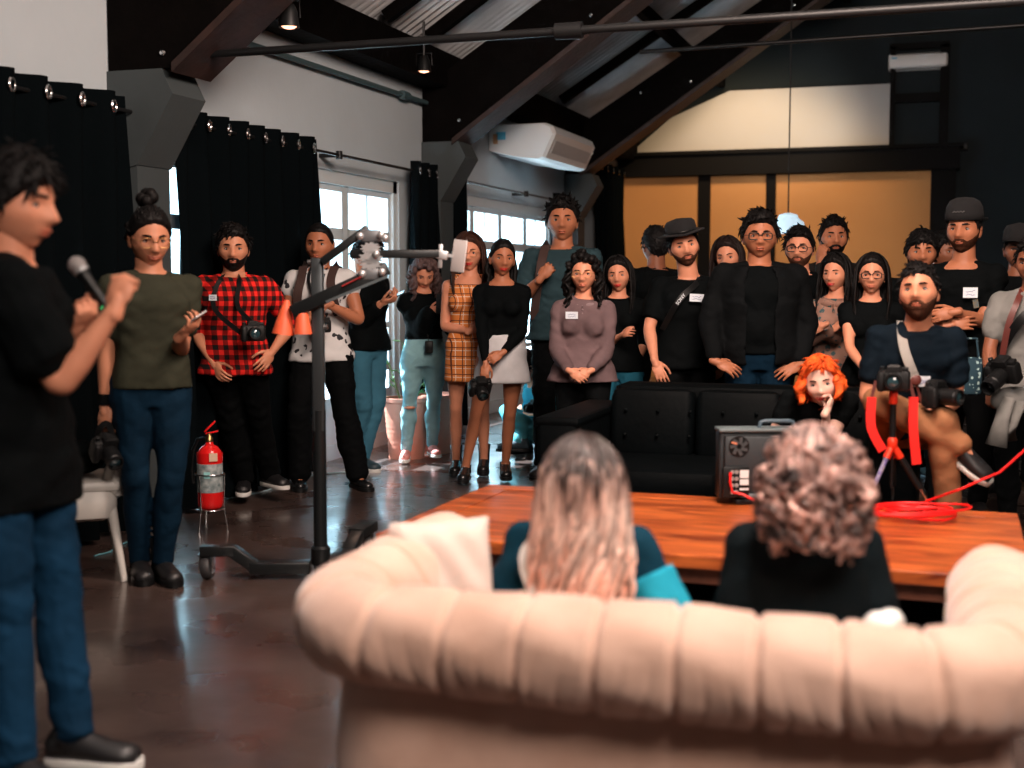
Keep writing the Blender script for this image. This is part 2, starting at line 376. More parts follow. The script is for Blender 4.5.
# ------------------------------------------------------------ back wall fittings
yb = YB-.02
def rect(y, x0, y0, x1, y1, th=.05):
    a, b = ony(x0, y0, y), ony(x1, y1, y); 
    return MB().box(((a[0]+b[0])/2, y, (a[2]+b[2])/2), (abs(b[0]-a[0]), th, abs(a[2]-b[2])))
TAN = mat('tan_board', (.56, .27, .09), .7, noise=.12, nscale=.8)
L0, R0 = ony(618, 178, yb)[0], ony(932, 171, yb)[0]; zt = ony(775, 174, yb)[2]
e = empty('tan_partition', (L0, yb-.08, 0), label='warm tan partition boards in a dark frame across the back wall', cat='partition')
cx = [0, ony(702, 175, yb)[0]-L0, ony(768, 175, yb)[0]-L0, R0-L0]
for i in range(3): obj('tan_board', MB().box(((cx[i]+cx[i+1])/2, 0, zt/2), (cx[i+1]-cx[i]-.02, .04, zt)), TAN, e, smooth=False)
FR = mat('dark_frame_wood', (.005, .005, .0055), .7, spec=.1)
for x in (cx[1], cx[2]): obj('frame_post', MB().box((x+.06, -.04, zt/2), (.17 if x == cx[1] else .13, .08, zt)), FR, e, smooth=False)
obj('frame_post', MB().box((cx[3]+.15, -.04, (zt+.3)/2), (.32, .12, zt+.3)), FR, e, smooth=False)
obj('header_beam', MB().box(((cx[0]+cx[3]+.2)/2, -.08, zt+.14), (cx[3]-cx[0]+.5, .24, .30)).box(((cx[0]+cx[3]+.2)/2, -.12, zt+.30), (cx[3]-cx[0]+.6, .3, .05)), FR, e, smooth=False)
WB = mat('white_board', (.50, .50, .49), .7, noise=.08, nscale=.7)
y_ = yb-.06
p = [ony(627, 157, y_), ony(893, 150, y_), ony(893, 84, y_), ony(730, 92, y_), ony(672, 118, y_)]
zb_ = p[0][2]; p[1][2] = zb_; p[2][2] = p[3][2] = p[2][2]
tag(obj('white_panel', MB().prism(p, .05, (0, -1, 0)), WB, smooth=False), 'white sloping-topped board above the dark header beam on the back wall', 'panel')
e = empty('wall_duct_frame', tuple(ony(918, 140, yb)), 0, 'dark steel frame with ladder rungs on the upper back wall', 'frame')
c = ony(918, 140, yb)
a_, b_ = ony(894, 48, yb)-c, ony(943, 150, yb)-c
obj('upright', MB().box((a_[0], -.06, (a_[2]+b_[2])/2), (.07, .12, a_[2]-b_[2])), FR, e, smooth=False)
obj('upright', MB().box((b_[0], -.06, (a_[2]+b_[2])/2), (.12, .12, a_[2]-b_[2])), FR, e, smooth=False)
obj('crossbar', MB().box(((a_[0]+b_[0])/2, -.06, a_[2]), (b_[0]-a_[0]+.1, .12, .08)), FR, e, smooth=False)
obj('crossbar', MB().box(((a_[0]+b_[0])/2, -.05, a_[2]*.45), (b_[0]-a_[0]+.1, .1, .12)), FR, e, smooth=False)
def ac(p, rz, sc_, lb):
    e = empty('air_conditioner', p, rz, lb, 'air conditioner', None)
    prof = [(-.0, -.16), (.10, -.17), (.20, -.10), (.22, .0), (.19, .11), (.12, .15), (0, .15)]
    rs = [np.array([(x, y*k, z*k) for y, z in prof])*sc_ for x, k in ((-.53, .86), (-.50, 1), (.50, 1), (.53, .86))]
    obj('casing', MB().rings(rs), WHITEP, e)
    obj('air_outlet', MB().box((0, .135*sc_, -.145*sc_), (.86*sc_, .1*sc_, .012), rotx(R(20))), mat('vent_grey', (.3, .31, .32), .5), e, smooth=False)
    obj('energy_label', MB().box((.42*sc_, .205*sc_, .03*sc_), (.1*sc_, .004, .09*sc_), rotx(R(0))), mat('label_blue', (.1, .45, .65), .5), e, smooth=False)
    return e
e = empty('air_conditioner', (XL+.01, 12.75, 2.62), 0, 'large white ceiling-type air conditioner high on the wall above the far glazed doors', 'air conditioner')
pf = [(0, .10), (.0, .37), (.60, .37), (.68, .33), (.71, .26), (.60, .02), (.54, .0), (.30, .03)]
obj('casing', MB().rings([np.array([(x*k+.0, y, .18+(z-.18)*k) for x, z in pf]) for y, k in ((0, .95), (.03, 1), (1.57, 1), (1.6, .95))]), WHITEP, e, angle=25)
obj('air_outlet', MB().box((.655, .8, .135), (.012, 1.4, .13), roty(R(22))), mat('vent_grey', (.45, .46, .47), .5), e, smooth=False)
obj('intake_grille', MB().box((.20, .8, .055), (.3, 1.3, .012), roty(R(8))), mat('vent_grey', (0,)*3), e, smooth=False)
obj('side_label', MB().box((.13, -.004, .25), (.10, .004, .08)), mat('label_blue', (.1, .45, .65), .5), e, smooth=False)
obj('side_label', MB().box((.07, -.004, .22), (.05, .004, .10)), mat('sticker_orange2', (.6, .3, .15), .5), e, smooth=False)
q_ = ony(918, 62, yb); ac((q_[0], q_[1], q_[2]), math.pi, .72, 'small white air conditioner on the dark back wall beside the steel frame')
# router / cable
q_ = ony(952, 147, yb); e = empty('network_box', tuple(q_), 0, 'small dark network box with teal light on the back wall', 'network box'); obj('box_body', MB().box((0, -.04, 0), (.4, .08, .1), bev=.01), BLKP, e); obj('status_light', MB().box((.12, -.085, 0), (.06, .01, .03)), mat('teal_led', (.1, .7, .7), .4, emit=(.1, .8, .8), es=1), e)
# pendant lamp
q_ = W(788, 224, 14.5)
e = empty('pendant_lamp', tuple(q_), 0, 'white bell-shaped pendant lamp hanging in front of the tan boards', 'pendant lamp')
obj('lamp_shade', MB().lathe([(.03, .12), (.10, .10), (.115, .06), (.17, .02), (.21, -.10), (.20, -.10), (.15, .0), (.09, .05)], n=28), mat('pendant_white', (.7, .85, .95), .4, emit=(.6, .85, 1), es=.55), e)
obj('lamp_cord', MB().tube([V(0, 0, .1), V(0, 0, ZP+.3+SL*(q_[0]-XL)-q_[2])], .008, 6), METAL, e)
obj('bulb', MB().ell((0, 0, -.02), (.05, .05, .07), n=12), mat('bulb_glow', (.9, .95, 1), .4, emit=(.8, .95, 1), es=4), e)
light('SPOT', 'partition_spot', (ony(800, 100, 15)[0]-1, 16.3, 4.3), (ony(740, 240, yb)[0], yb, 2.2), 250, (1, .66, .36), .3, spot=95)
light('SPOT', 'panel_spot', (ony(800, 100, 15)[0], 16.4, 3.3), (ony(780, 120, yb)[0], yb, 3.6), 55, (1, .9, .8), .3, spot=60)
# tall dark unit at the corner, white pilaster
# ------------------------------------------------------------ curtains and rods
def curtain(y0, y1, ztop, nf, lb, xo=.16, amp=.055, zb=.03, rings=True, x0=XL):
    e = empty('curtain', (x0+xo, y0, 0), 0, lb, 'curtain', 'black grommet curtains')
    L = y1-y0; n = nf*14; zs = [zb, .6, 1.2, 1.8, ztop-.25, ztop-.08, ztop+.05]
    rnd = random.Random(int(y0*100)); ph = [rnd.uniform(-.3, .3) for _ in range(nf+2)]
    mb = MB(); rs = []
    ts = np.linspace(0, 1, n+1); y = ts*L
    fold = [amp*(.9+.5*zz_) for zz_ in (1, .8, .6, .4, .2, 0, 0)]
    front, back = [], []
    for z, a in zip(zs, fold):
        x = a*np.sin(ts*nf*2*np.pi+.6*np.sin(z*1.3))+.012*np.sin(ts*37+z*2)
        dx = np.gradient(x, y); nx = 1/np.sqrt(1+dx*dx); ny = -dx*nx; h = .006
        front.append(np.stack([x+nx*h, y+ny*h, np.full(n+1, z)], 1)); back.append(np.stack([x-nx*h, y-ny*h, np.full(n+1, z)], 1)[::-1])
    rs = [np.concatenate([f_, b_]) for f_, b_ in zip(front, back)]
    mb.rings(rs); obj('curtain_fabric', mb, CURT, e, angle=60)
    if rings:
        for i in range(nf*2):
            yy = L*(i/2+.25)/nf if False else L*(i+.0+.5)/(nf*2)
            if i % 2: continue
            xx = .0+.9*amp*math.sin((yy/L)*nf*2*np.pi)
            obj('grommet', MB().torus((xx+.012, yy, ztop-.03), .030, .009, (1, .3, 0), 16, 6), CHROME, e)
    return e
curtain(2.2, 6.24, 2.36, 15, 'long black grommet curtain at far left behind the speaker')
curtain(6.71, 8.56, 2.36, 8, 'black grommet curtain behind the man in the red plaid shirt')
curtain(10.32, 10.9, 2.36, 3, 'narrow black curtain gathered at the right of the near glazed doors')
curtain(11.30, 11.62, 2.36, 2, 'black curtain hanging just beyond the middle corbel')
curtain(14.6, 15.2, 2.36, 3, 'black curtain gathered behind the tall man in the grey tee')
curtain(16.55, 18.1, 2.9, 5, 'black curtain in the far corner beside the tan boards')
for a, b, lb in ((2.0, 6.28, 'black curtain rod over the far left curtain'), (6.66, 10.92, 'black curtain rod over the near glazed doors'), (11.28, 15.55, 'black curtain rod over the far glazed doors')):
    e = empty('curtain_rod', (XL+.16, a, 2.33), 0, lb, 'curtain rod', 'black curtain rods')
    obj('rod_bar', MB().tube([V(0, 0, 0), V(0, b-a, 0)], .012, 8), METAL, e)
    for t in (.05, .53, .95): obj('rod_bracket', MB().box((-.08, (b-a)*t, 0), (.17, .03, .03)).lathe([(.025, -.03), (.025, .03)], (0, (b-a)*t, 0), 12), METAL, e)
# ------------------------------------------------------------ people
def g(x, s): return np.exp(-(x/s)**2)
def head_pts(n=40, m=34, wide=1., jaw=1., fem=0, puff=None):
    """grid on the head; returns pts, (az, dirs). +Y is the face, origin at eye height"""
    az = np.linspace(0, 2*np.pi, n, endpoint=False); po = np.linspace(.04, np.pi-.04, m)
    # denser at the face
    az = az-.35*np.sin(az)*1.0
    A, P = np.meshgrid(az, po, indexing='xy')
    dx, dy, dz = np.sin(P)*np.sin(A), np.sin(P)*np.cos(A), -np.cos(P)
    x, y, z = dx*.0795*wide, dy*.095, dz*.116
    lo = np.clip(-dz, 0, 1)
    x *= 1-(.25+.06*fem)*lo**1.6*jaw
    fr = np.clip(dy, 0, 1); bk = np.clip(-dy, 0, 1)
    y = y*(1-.30*bk*lo**1.2)+.010*fr*lo
    x *= 1+.03*np.clip(dz, 0, 1)*bk
    z = np.where(dz < 0, z+.012*bk*lo, z)
    f = (dy > 0)*np.clip(dy*3, 0, 1)
    ax = np.abs(x)
    y = y+f*(-.004*g(z-.03, .05))
    y += f*(.026-.003*fem)*g(x, .0115+.006*np.clip(-(z)/.035, 0, 1))*np.clip((.022-z)/.052, 0, 1)*(1/(1+np.exp(-(z+.041)/.0028)))
    y += f*.006*g(ax-.012, .007)*g(z+.034, .008)
    y -= f*.0125*g(ax-.033, .018)*g(z-.002, .013)
    y += f*(.0055-.003*fem)*g(z-.022, .009)*g(x, .052)
    y += f*.0055*g(x, .026)*(g(z+.060, .006)+.9*g(z+.072, .006)); y -= f*.003*g(x, .022)*g(z+.066, .002)
    y -= f*.003*g(z+.085, .006)*g(x, .03)
    y += f*.008*g(x, .024)*g(z+.104, .014)
    x += np.sign(x)*.004*g(z+.025, .022)*f*(dy < .8)
    return np.stack([x, y, z], -1), A, P, np.stack([dx, dy, dz], -1)
def grid_mesh(mb, G):
    m, n = G.shape[:2]; return mb.rings([G[i] for i in range(m)])
HEAD = {}
def hair_field(style, A, P, D, rnd):
    a = np.abs((A+np.pi) % (2*np.pi)-np.pi); z = D[..., 2]*.119
    xs = np.array([0, .5, .9, 1.2, 1.45, 1.62, 1.9, 2.3, 3.15])
    line = {'short': [.074, .073, .060, .018, -.006, .004, .0, -.050, -.078], 'long': [.084, .078, .062, .03, -.02, -.05, -.09, -.12, -.12],
            'buzz': [.078, .078, .066, .02, .0, .006, .0, -.045, -.07], 'fringe': [.060, .050, .036, .010, -.01, -.03, -.05, -.09, -.10],
            'up': [.080, .072, .052, .022, .006, .01, .0, -.04, -.06], 'bob': [.062, .052, .03, .0, -.04, -.06, -.09, -.12, -.12]}[style]
    zl = np.interp(a, xs, line); return np.clip((z-zl)/.012+.5, -1.2, 1.0), a, z
def body_hand(mb, Wp, f, n_, t_, s, curl, point=False, spread=1.):
    """Wp wrist, f finger direction, n_ back-of-hand normal, t_ thumb side"""
    f, n_ = nrm(f), np.asarray(n_, float); n_ = nrm(n_-f*(n_@f)); t_ = nrm(np.asarray(t_)-f*(t_@f)-n_*(t_@n_))
    rot = np.stack([t_, f, n_], 1)
    mb.ell(Wp+f*.050*s, V(.038, .052, .0155)*s, rot, 12, 8)
    mb.ell(Wp+f*.030*s+t_*.022*s-n_*.006*s, V(.018, .032, .015)*s, rot, 10, 7)
    mb.cone(Wp-f*.02*s, Wp+f*.025*s, .024*s, .022*s, 10)
    for i, (off, ln) in enumerate(((.0285, .072), (.0098, .080), (-.0095, .075), (-.0275, .058))):
        c = curl+(i*.06 if curl > .3 else i*.03); a = Wp+f*(.086-abs(i-1.2)*.004)*s+t_*off*s*1.0+n_*.002*s
        d = nrm(f+t_*off*3.2*spread); ang = 0
        for k, (fr, rr) in enumerate(((.42, .0086), (.33, .0078), (.25, .0070))):
            ang += c*(.75, 1.0, .8)[k]; dd = d*math.cos(ang)-n_*math.sin(ang); b = a+dd*ln*fr*s
            mb.cone(a, b, rr*s, rr*.93*s, 8); a = b
    a = Wp+f*.020*s+t_*.028*s-n_*.006*s; ang = .75-.25*curl
    for k, (ln, rr) in enumerate(((.038, .0115), (.032, .0095), (.026, .0085))):
        dd = nrm(f*math.cos(ang)+t_*math.sin(ang)-n_*(.25+.35*curl+k*.15)); b = a+dd*ln*s; mb.cone(a, b, rr*s, rr*.92*s, 8); a = b; ang -= .22+.25*curl
HAIRM = {}
def hairmat(name, c, c2=None): return mat('hair_'+name, c, .55, noise=.55, nscale=30, bump=.5, bscale=60, color2=c2, spec=.16)
SKINS = {'light': (.68, .285, .17), 'mid': (.56, .235, .135), 'tan': (.44, .165, .085), 'brown': (.26, .095, .05), 'pale': (.78, .48, .38)}
def skinmat(k): return mat('skin_'+k, SKINS[k], .48, noise=.16, nscale=9, bump=.08, bscale=120, spec=.3)
IRIS = mat('iris_dark', (.015, .009, .006), .15); EYEW = mat('eye_white', (.42, .38, .36), .3)
def ik(a, b, l1, l2, hint):
    v = b-a; d = np.linalg.norm(v); d2 = min(max(d, abs(l1-l2)+.02), (l1+l2)*.9985); u = v/d
    if d2 != d: b = a+u*d2
    t = (l1*l1-l2*l2+d2*d2)/(2*d2); h = math.sqrt(max(l1*l1-t*t, 0)); p = np.asarray(hint, float); p = p-u*(p@u); p = nrm(p)
    return a+u*t+p*h, b
def solid(name, mb, mt, parent, size, wr=.006, sm=5, freq=1., fn=None, seed=0):
    vs, nr, fs = vox(mb, size, sm)
    r = np.random.RandomState(seed+len(name)); d = np.zeros(len(vs))
    if wr:
        for i in range(9):
            k = r.normal(size=3)*V(10, 10, 17)*freq*(1+.35*i); d += np.sin(vs@k+r.uniform(0, 6)+1.3*np.sin(vs@(k[::-1]*.5)))/(1+.3*i)
        d = np.clip(d, -.7, 2.2); vs = vs+nr*(wr*d[:, None]*.45)
    if fn: vs = fn(vs, nr)
    m = MB().add(vs, fs); me = m.mesh(name, [mt] if not isinstance(mt, list) else mt, True, False); return link(name, me, parent)
PEOPLE = {}
def person(key, px, d, label, H=None, top=None, turn=0, fem=0, bulk=1., skin='mid', pel=None, lean=0, side=0, twist=0, head=(0, 0, 0), headpos=None,
           arms=None, legs=None, topg=None, bottom=None, shoes=None, hair=('short', 'black', 1.), beard=0, glasses=0, lips=None, extras=None, det=1., ground=True, hoff=0, group=None, brow=None, smile=0, neckl=1., wloc=None, knee=None):
    pos = W(px, 400, d) if wloc is None else np.asarray(wloc, float); pos = V(pos[0], pos[1], 0)
    if H is None: H = W(px, top, d)[2]
    s = H/1.75; rz = YAW+math.pi-R(turn); M = rotz(rz)
    root = empty('person', tuple(pos), rz, label, 'person', group)
    loc = lambda p: M.T@(np.asarray(p, float)-pos)
    pix = lambda a: loc(W(a[0], a[1], d+(a[2] if len(a) > 2 else 0)))
    sk = skinmat(skin)
    Pv = V(0, 0, .93*s) if pel is None else np.array(pel, float)
    Rl = rotx(-R(lean))@roty(R(side)); U = Rl@V(0, 0, 1); Rc = Rl@rotz(R(twist)); Rp = rotz(0)
    shw = (.175 if not fem else .150)*s*(.6+.4*bulk)
    def spine(t):
        k = np.clip(t/.36, 0, 1) if t > 0 else 0; 
        if t <= 0: return Pv+V(0, 0, t*s)
        # bend gradually
        c = Pv.copy(); st = 8; dt = t*s/st
        for i in range(st):
            kk = min(1, (i+.5)/st*t/.25); u = nrm(V(0, 0, 1)*(1-kk)+U*kk); c = c+u*dt
        return c
    def spf(t):
        k = float(np.clip(t/.3, 0, 1)); X = nrm(V(1, 0, 0)*(1-k)+(Rc@V(1, 0, 0))*k); u = nrm(V(0, 0, 1)*(1-k)+U*k); Y = nrm(np.cross(u, X)); return X, Y, u
    N = spine(.52); X, Y, u = spf(.52)
    hd_ = s*(1.10 if not fem else 1.07)
    hips = [Pv+V(sg*.088*s, 0, -.02*s) for sg in (1, -1)]
    SH = {sg: spine(.425)+X*sg*shw for sg in (1, -1)}      # +1 = right hand (person's), -1 = left
    hy, hp, hr = head; Rh = rotz(rz).T@rotz(YAW+math.pi-R(hy+turn))@rotx(-R(hp))@roty(R(hr))
    HC = N+nrm(u*.6+V(0, 0, .4))*.132*s*neckl+Rh@V(0, .018, 0)*s
    if headpos is not None: HC = pix(headpos)
    # arms
    AR = {}
    for nm, sg in (('R', 1), ('L', -1)):
        a = dict((arms or {}).get(nm, {}))
        w_ = a.get('px'); 
        wr_ = pix(w_) if w_ is not None else (np.array(a['at'], float)*s if 'at' in a else V(sg*.27, .05, .80)*s)
        eh = a.get('e'); S = SH[sg]
        if eh is not None: eh = pix(eh)-(S+wr_)/2
        else: eh = np.array(a.get('hint', (sg*.35, -.6, -.3)), float)
        E, Wr = ik(S, wr_, .285*s, .255*s, eh)
        fd = np.array(a.get('f', (0, 0, 0)), float)
        if 'fpx' in a: fd = pix(a['fpx'])-Wr
        if np.linalg.norm(fd) < .01: fd = Wr-E
        if 'npx' in a: nn = M.T@(RT*a['npx'][0]+V(0, 0, 1)*a['npx'][1]-FH*a['npx'][2])
        else: nn = np.array(a.get('n', (sg*.6, .6, .2)), float)
        f = nrm(fd); nn = nn-f*(nn@f); nn = nrm(nn); tt = np.cross(f, nn)*(1 if sg > 0 else -1)
        # right hand, fingers f, back normal n: thumb side = n x f for right
        tt = np.cross(nn, f)*sg
        AR[sg] = (S, E, Wr, f, nn, tt, a.get('curl', .35))
    LG = {}
    for nm, sg in (('R', 1), ('L', -1)):
        a = dict((legs or {}).get(nm, {}))
        if 'px' in a: ft = loc(onz(a['px'][0], a['px'][1], 0)); ft = V(ft[0], ft[1], .085*s)
        elif 'w' in a: ft = pix(a['w'])
        else: ft = np.array(a.get('at', (sg*.11, .0, .085/s)), float)*s
        kh = np.array(a.get('k', (sg*.1, 1, 0)), float)
        K, An = ik(hips[0 if sg > 0 else 1], ft, .425*s, .42*s, kh)
        toe = np.array(a.get('toe', (sg*.25, 1, 0)), float)
        if 'tpx' in a: toe = loc(onz(a['tpx'][0], a['tpx'][1], 0))-An; toe[2] = 0
        LG[sg] = (hips[0 if sg > 0 else 1], K, An, nrm(toe), a)
    # --- torso sections
    if fem: SEC = [(-.10, .125, .088), (-.04, .160, .112), (.03, .165, .112), (.11, .135, .092), (.17, .122, .086), (.26, .132, .094), (.34, .146, .104), (.41, .148, .094), (.455, .125, .075), (.485, .085, .062)]
    else: SEC = [(-.10, .125, .090), (-.04, .158, .108), (.03, .160, .110), (.11, .148, .104), (.18, .146, .104), (.26, .158, .112), (.34, .172, .120), (.41, .168, .108), (.455, .135, .082), (.485, .09, .066)]
    def torso(mb, t0, t1, gr, flare=0):
        ts = np.linspace(t0, t1, max(4, int((t1-t0)/.022))); rs = []; q = np.array(SEC); th = np.linspace(0, 2*np.pi, 32, endpoint=False)
        for t in ts:
            rx = np.interp(t, q[:, 0], q[:, 1])*s*bulk+gr; ry = np.interp(t, q[:, 0], q[:, 2])*s*bulk+gr
            if t < -.04 and gr > 0 and flare > 0: rx = max(rx, .172*s*bulk+gr); ry = max(ry, .112*s*bulk+gr)
            fl = flare*max(0, (.14-t)); 
            if flare < 0: fl = 0
            X_, Y_, u_ = spf(t); c = spine(t)
            sq = .85
            cx_, sx_ = np.cos(th), np.sin(th)
            rs.append(c+((np.sign(cx_)*np.abs(cx_)**sq)*(rx+fl))[:, None]*X_+((np.sign(sx_)*np.abs(sx_)**sq)*(ry+fl))[:, None]*Y_)
        mb.rings(rs)
    def shoulders(mb, gr, kk=1):
        X_, Y_, u_ = spf(.45)
        for sg in (1, -1):
            mb.cone(spine(.468)+X*sg*.045*s-u_*.012*s, SH[sg]-u_*.004*s, .040*s+gr, .050*s*(.7+.3*bulk)+gr, 12)
            mb.cone(spine(.40)+X*sg*.08*s, SH[sg]-u_*.03*s, .070*s+gr, .052*s+gr, 12)
    def chest(mb, gr):
        X_, Y_, u_ = spf(.33)
        if fem:
            for sg in (1, -1): mb.ell(spine(.315)+X_*sg*.068*s+Y_*.085*s*bulk, V(.060, .052, .058)*s*(.5+.5*bulk)+gr, None, 14, 9)
        else:
            for sg in (1, -1): mb.ell(spine(.345)+X_*sg*.075*s+Y_*.075*s*bulk, V(.085, .048, .062)*s*bulk+gr, None, 14, 9)
            if bulk > 1.12: mb.ell(spine(.12)+Y_*.05*s, V(.135, .115, .13)*s*bulk*.9+gr, None, 16, 10)
    ab = (.75+.25*bulk)*(1 if not fem else .86)
    def arm(mb, sg, gr, frac, flat_end=True, cuff=0, fore=1.):
        """frac 0..2 : 0 shoulder, 1 elbow, 2 wrist"""
        S, E, Wr = AR[sg][:3]; path = []; rad = []
        prof = [(0, .050), (.25, .050), (.6, .045), (.95, .039), (1.05, .040), (1.3, .041), (1.6, .033), (1.85, .026), (2., .0245)]
        for t, r_ in prof:
            if t > frac: break
            path.append(S+(E-S)*min(t, 1)+(Wr-E)*max(t-1, 0)); rad.append(r_*s*ab+gr*(1+cuff*t))
        if prof[len(path)-1][0] < frac:
            t = frac; path.append(S+(E-S)*min(t, 1)+(Wr-E)*max(t-1, 0)); rad.append(float(np.interp(t, [p[0] for p in prof], [p[1] for p in prof]))*s*ab+gr*(1+cuff*t))
        mb.cone(S, S+(E-S)*.02, .051*s*ab+gr, .05*s*ab+gr, 12)
        i = 0
        for i in range(len(path)-1):
            last = i == len(path)-2
            if last: mb.tube([path[i]-nrm(path[i+1]-path[i])*.004, path[i+1]], [rad[i], rad[i+1]], 14); mb.ell(path[i], (rad[i],)*3, None, 12, 8)
            else: mb.cone(path[i], path[i+1], rad[i], rad[i+1], 12)
    lb = (.7+.3*bulk)
    def leg(mb, sg, gr, frac, flare=0, endflat=True, tight=1.):
        Hp, K, An = LG[sg][:3]; prof = [(0, .086), (.15, .088), (.5, .070), (.9, .054), (1.0, .052), (1.1, .050), (1.35, .054), (1.7, .040), (1.95, .034), (2.0, .036)]
        if fem: prof = [(t, r_*(.98 if t < .6 else .88)) for t, r_ in prof]
        P_ = []; 
        for t, r_ in prof+[(frac, None)]:
            if t > frac: continue
            if r_ is None: r_ = float(np.interp(t, [p[0] for p in prof], [p[1] for p in prof]))
            c = Hp+(K-Hp)*min(t, 1)+(An-K)*max(t-1, 0)
            bk = V(0, 0, 0)
            if 1.05 < t < 1.8: bk = np.cross(np.cross(An-K, LG[sg][3]), An-K); bk = nrm(bk)*.012*s*(1-abs(t-1.35)/.45) if np.linalg.norm(bk) > 1e-6 else V(0, 0, 0)
            P_.append((t, c-bk*np.sign(1), r_*s*lb+gr*(1+flare*max(t-.8, 0))))
        P_.sort(key=lambda q: q[0]); P_ = [p for i, p in enumerate(P_) if i == 0 or p[0]-P_[i-1][0] > .01]
        for i in range(len(P_)-1):
            a, b_ = P_[i], P_[i+1]
            if i == len(P_)-2: mb.tube([a[1]-nrm(b_[1]-a[1])*.004, b_[1]], [a[2], b_[2]], 14); mb.ell(a[1], (a[2],)*3, None, 12, 8)
            else: mb.cone(a[1], b_[1], a[2], b_[2], 12)
    # --- body
    B = MB(); torso(B, -.10, .485, 0); shoulders(B, 0); chest(B, 0)
    for sg in (1, -1):
        arm(B, sg, 0, 2.); leg(B, sg, 0, 2.)
        An, toe = LG[sg][2], LG[sg][3]; dn = V(0, 0, -1)*.05*s
        B.cone(An, An+dn+toe*.08*s, .032*s, .020*s, 10); B.cone(An+dn-toe*.03*s, An+dn+toe*.11*s, .024*s, .018*s, 10)
        X_, Y_, u_ = spf(0); B.ell(Pv+X_*sg*.075*s-V(0, .055, .02)*s*bulk, V(.078, .07, .08)*s*bulk, None, 12, 8)
    nk = (.052 if fem else .060)*s*(.75+.25*bulk)
    B.cone(spine(.44), HC+Rh@V(0, -.020, -.05)*s, nk*1.12, nk*.98, 16)
    B.cone(spine(.46)+X*.05*s, spine(.50), .05*s, .045*s, 10); B.cone(spine(.46)-X*.05*s, spine(.50), .05*s, .045*s, 10)
    vs, nr, fs = vox(B, .0085/det, 5)
    BM = MB(); BM.add(vs, fs)
    G, A, P, D = head_pts(44, 40, 1. if not fem else .95, 1.+.15*fem, fem)
    wid = 1.+.10*(bulk-1)*2
    G = G*V(wid, 1, 1)
    if smile: G[..., 1] += 0
    hm = MB(); grid_mesh(hm, G)
    for sx in (1, -1):
        hm.ell((sx*.077*wid, -.008, -.012), (.008, .020, .032), rotz(sx*.35)@rotx(.15), 12, 8); hm.ell((sx*.083*wid, -.012, .004), (.006, .016, .014), None, 8, 6)
    BM.add(hm.arr()*hd_@Rh.T+HC, hm.f)
    for sg in (1, -1):
        S, E, Wr, f, nn, tt, curl = AR[sg]; h_ = MB(); body_hand(h_, Wr, f, nn, tt, s*(1. if not fem else .9), curl)
        v2, n2, f2 = vox(h_, .0036, 2); BM.add(v2, f2)
    body = link('body', BM.mesh('body', [sk], True), root)
    if det > 1.3: pass
    # --- face
    def hp_(x, z):  # front surface at x,z
        q = G[G[..., 1] > 0]; i = np.argmin((q[:, 0]-x)**2+(q[:, 2]-z)**2); return q[i, 1]
    HT = lambda v_: np.asarray(v_)*hd_@Rh.T+HC
    def hobj(name, mb, mt, par=None, fix=False):
        m = MB(); m.v = [HT(mb.arr())]; m.f = mb.f; m.m = mb.m; m.n = mb.n; return obj(name, m, mt, par or root, fix=fix, angle=180)
    hs, hc, hv = hair
    hmt = HAIRS[hc]
    for sx in (1, -1):
        ey = hp_(sx*.032, 0)-.0075
        m = MB(); m.ell((sx*.032, ey, 0), (.0135, .0105, .0070), None, 14, 10); m.mi = 1; m.ell((sx*.032-.0, ey+.0065, .0005), (.0066, .0048, .0064), None, 10, 8); m.mi = 0
        hobj('eye', m, [EYEW, IRIS], body)
        m = MB(); t = np.linspace(-1, 1, 7)
        m.tube([(sx*.032+.015*q, hp_(sx*.032, 0)-.001+.003*(1-q*q), .0075*(1-q*q)+.0005) for q in t], [.0008]+[.0019]*5+[.0008], 6)
        hobj('eyelash_line', m, mat('lash_dark', (.02, .01, .008), .6), body)
        m = MB(); bt = (.0032 if fem else .0044)
        m.tube([(sx*(.015+.034*q), hp_(sx*(.015+.034*q), .022)+.001, .0215+.004*math.sin(q*2.6)+(brow or 0)*q) for q in np.linspace(0, 1, 7)], [bt*.7, bt, bt, bt, bt*.9, bt*.6, bt*.2], 8)
        hobj('eyebrow', m, hmt if hc not in ('orange', 'blond') else HAIRS['brown'], body)
    lm = mat('lips_'+(lips or 'plain'+skin), {'red': (.55, .02, .02)}.get(lips, tuple(V(*SKINS[skin])*V(.85, .58, .58))), .4)
    m = MB(); fy = hp_(0, -.060)
    k = .029+.008*smile
    m.tube([(k*q, hp_(k*q, -.0605)+.0005, -.0605+.0012*abs(q)-.002*g(q, .2)+smile*.006*q*q) for q in np.linspace(-1, 1, 9)], [.001, .0022, .0030, .0034, .0030, .0034, .0030, .0022, .001], 8)
    m.tube([(k*.9*q, hp_(k*.9*q, -.070)+.0005, -.0700+.004*q*q+smile*.006*q*q) for q in np.linspace(-1, 1, 9)], [.001, .0026, .0038, .0044, .0046, .0044, .0038, .0026, .001], 8)
    hobj('lips', m, lm, body)
    # --- hair shell
    Gn = nrm(np.array([1, 1, 1]))
    nrmG = D/np.linalg.norm(D*V(1, 1, 1), axis=-1, keepdims=True)
    rs = np.random.RandomState(abs(hash(key)) % 1000 if False else sum(map(ord, key)))
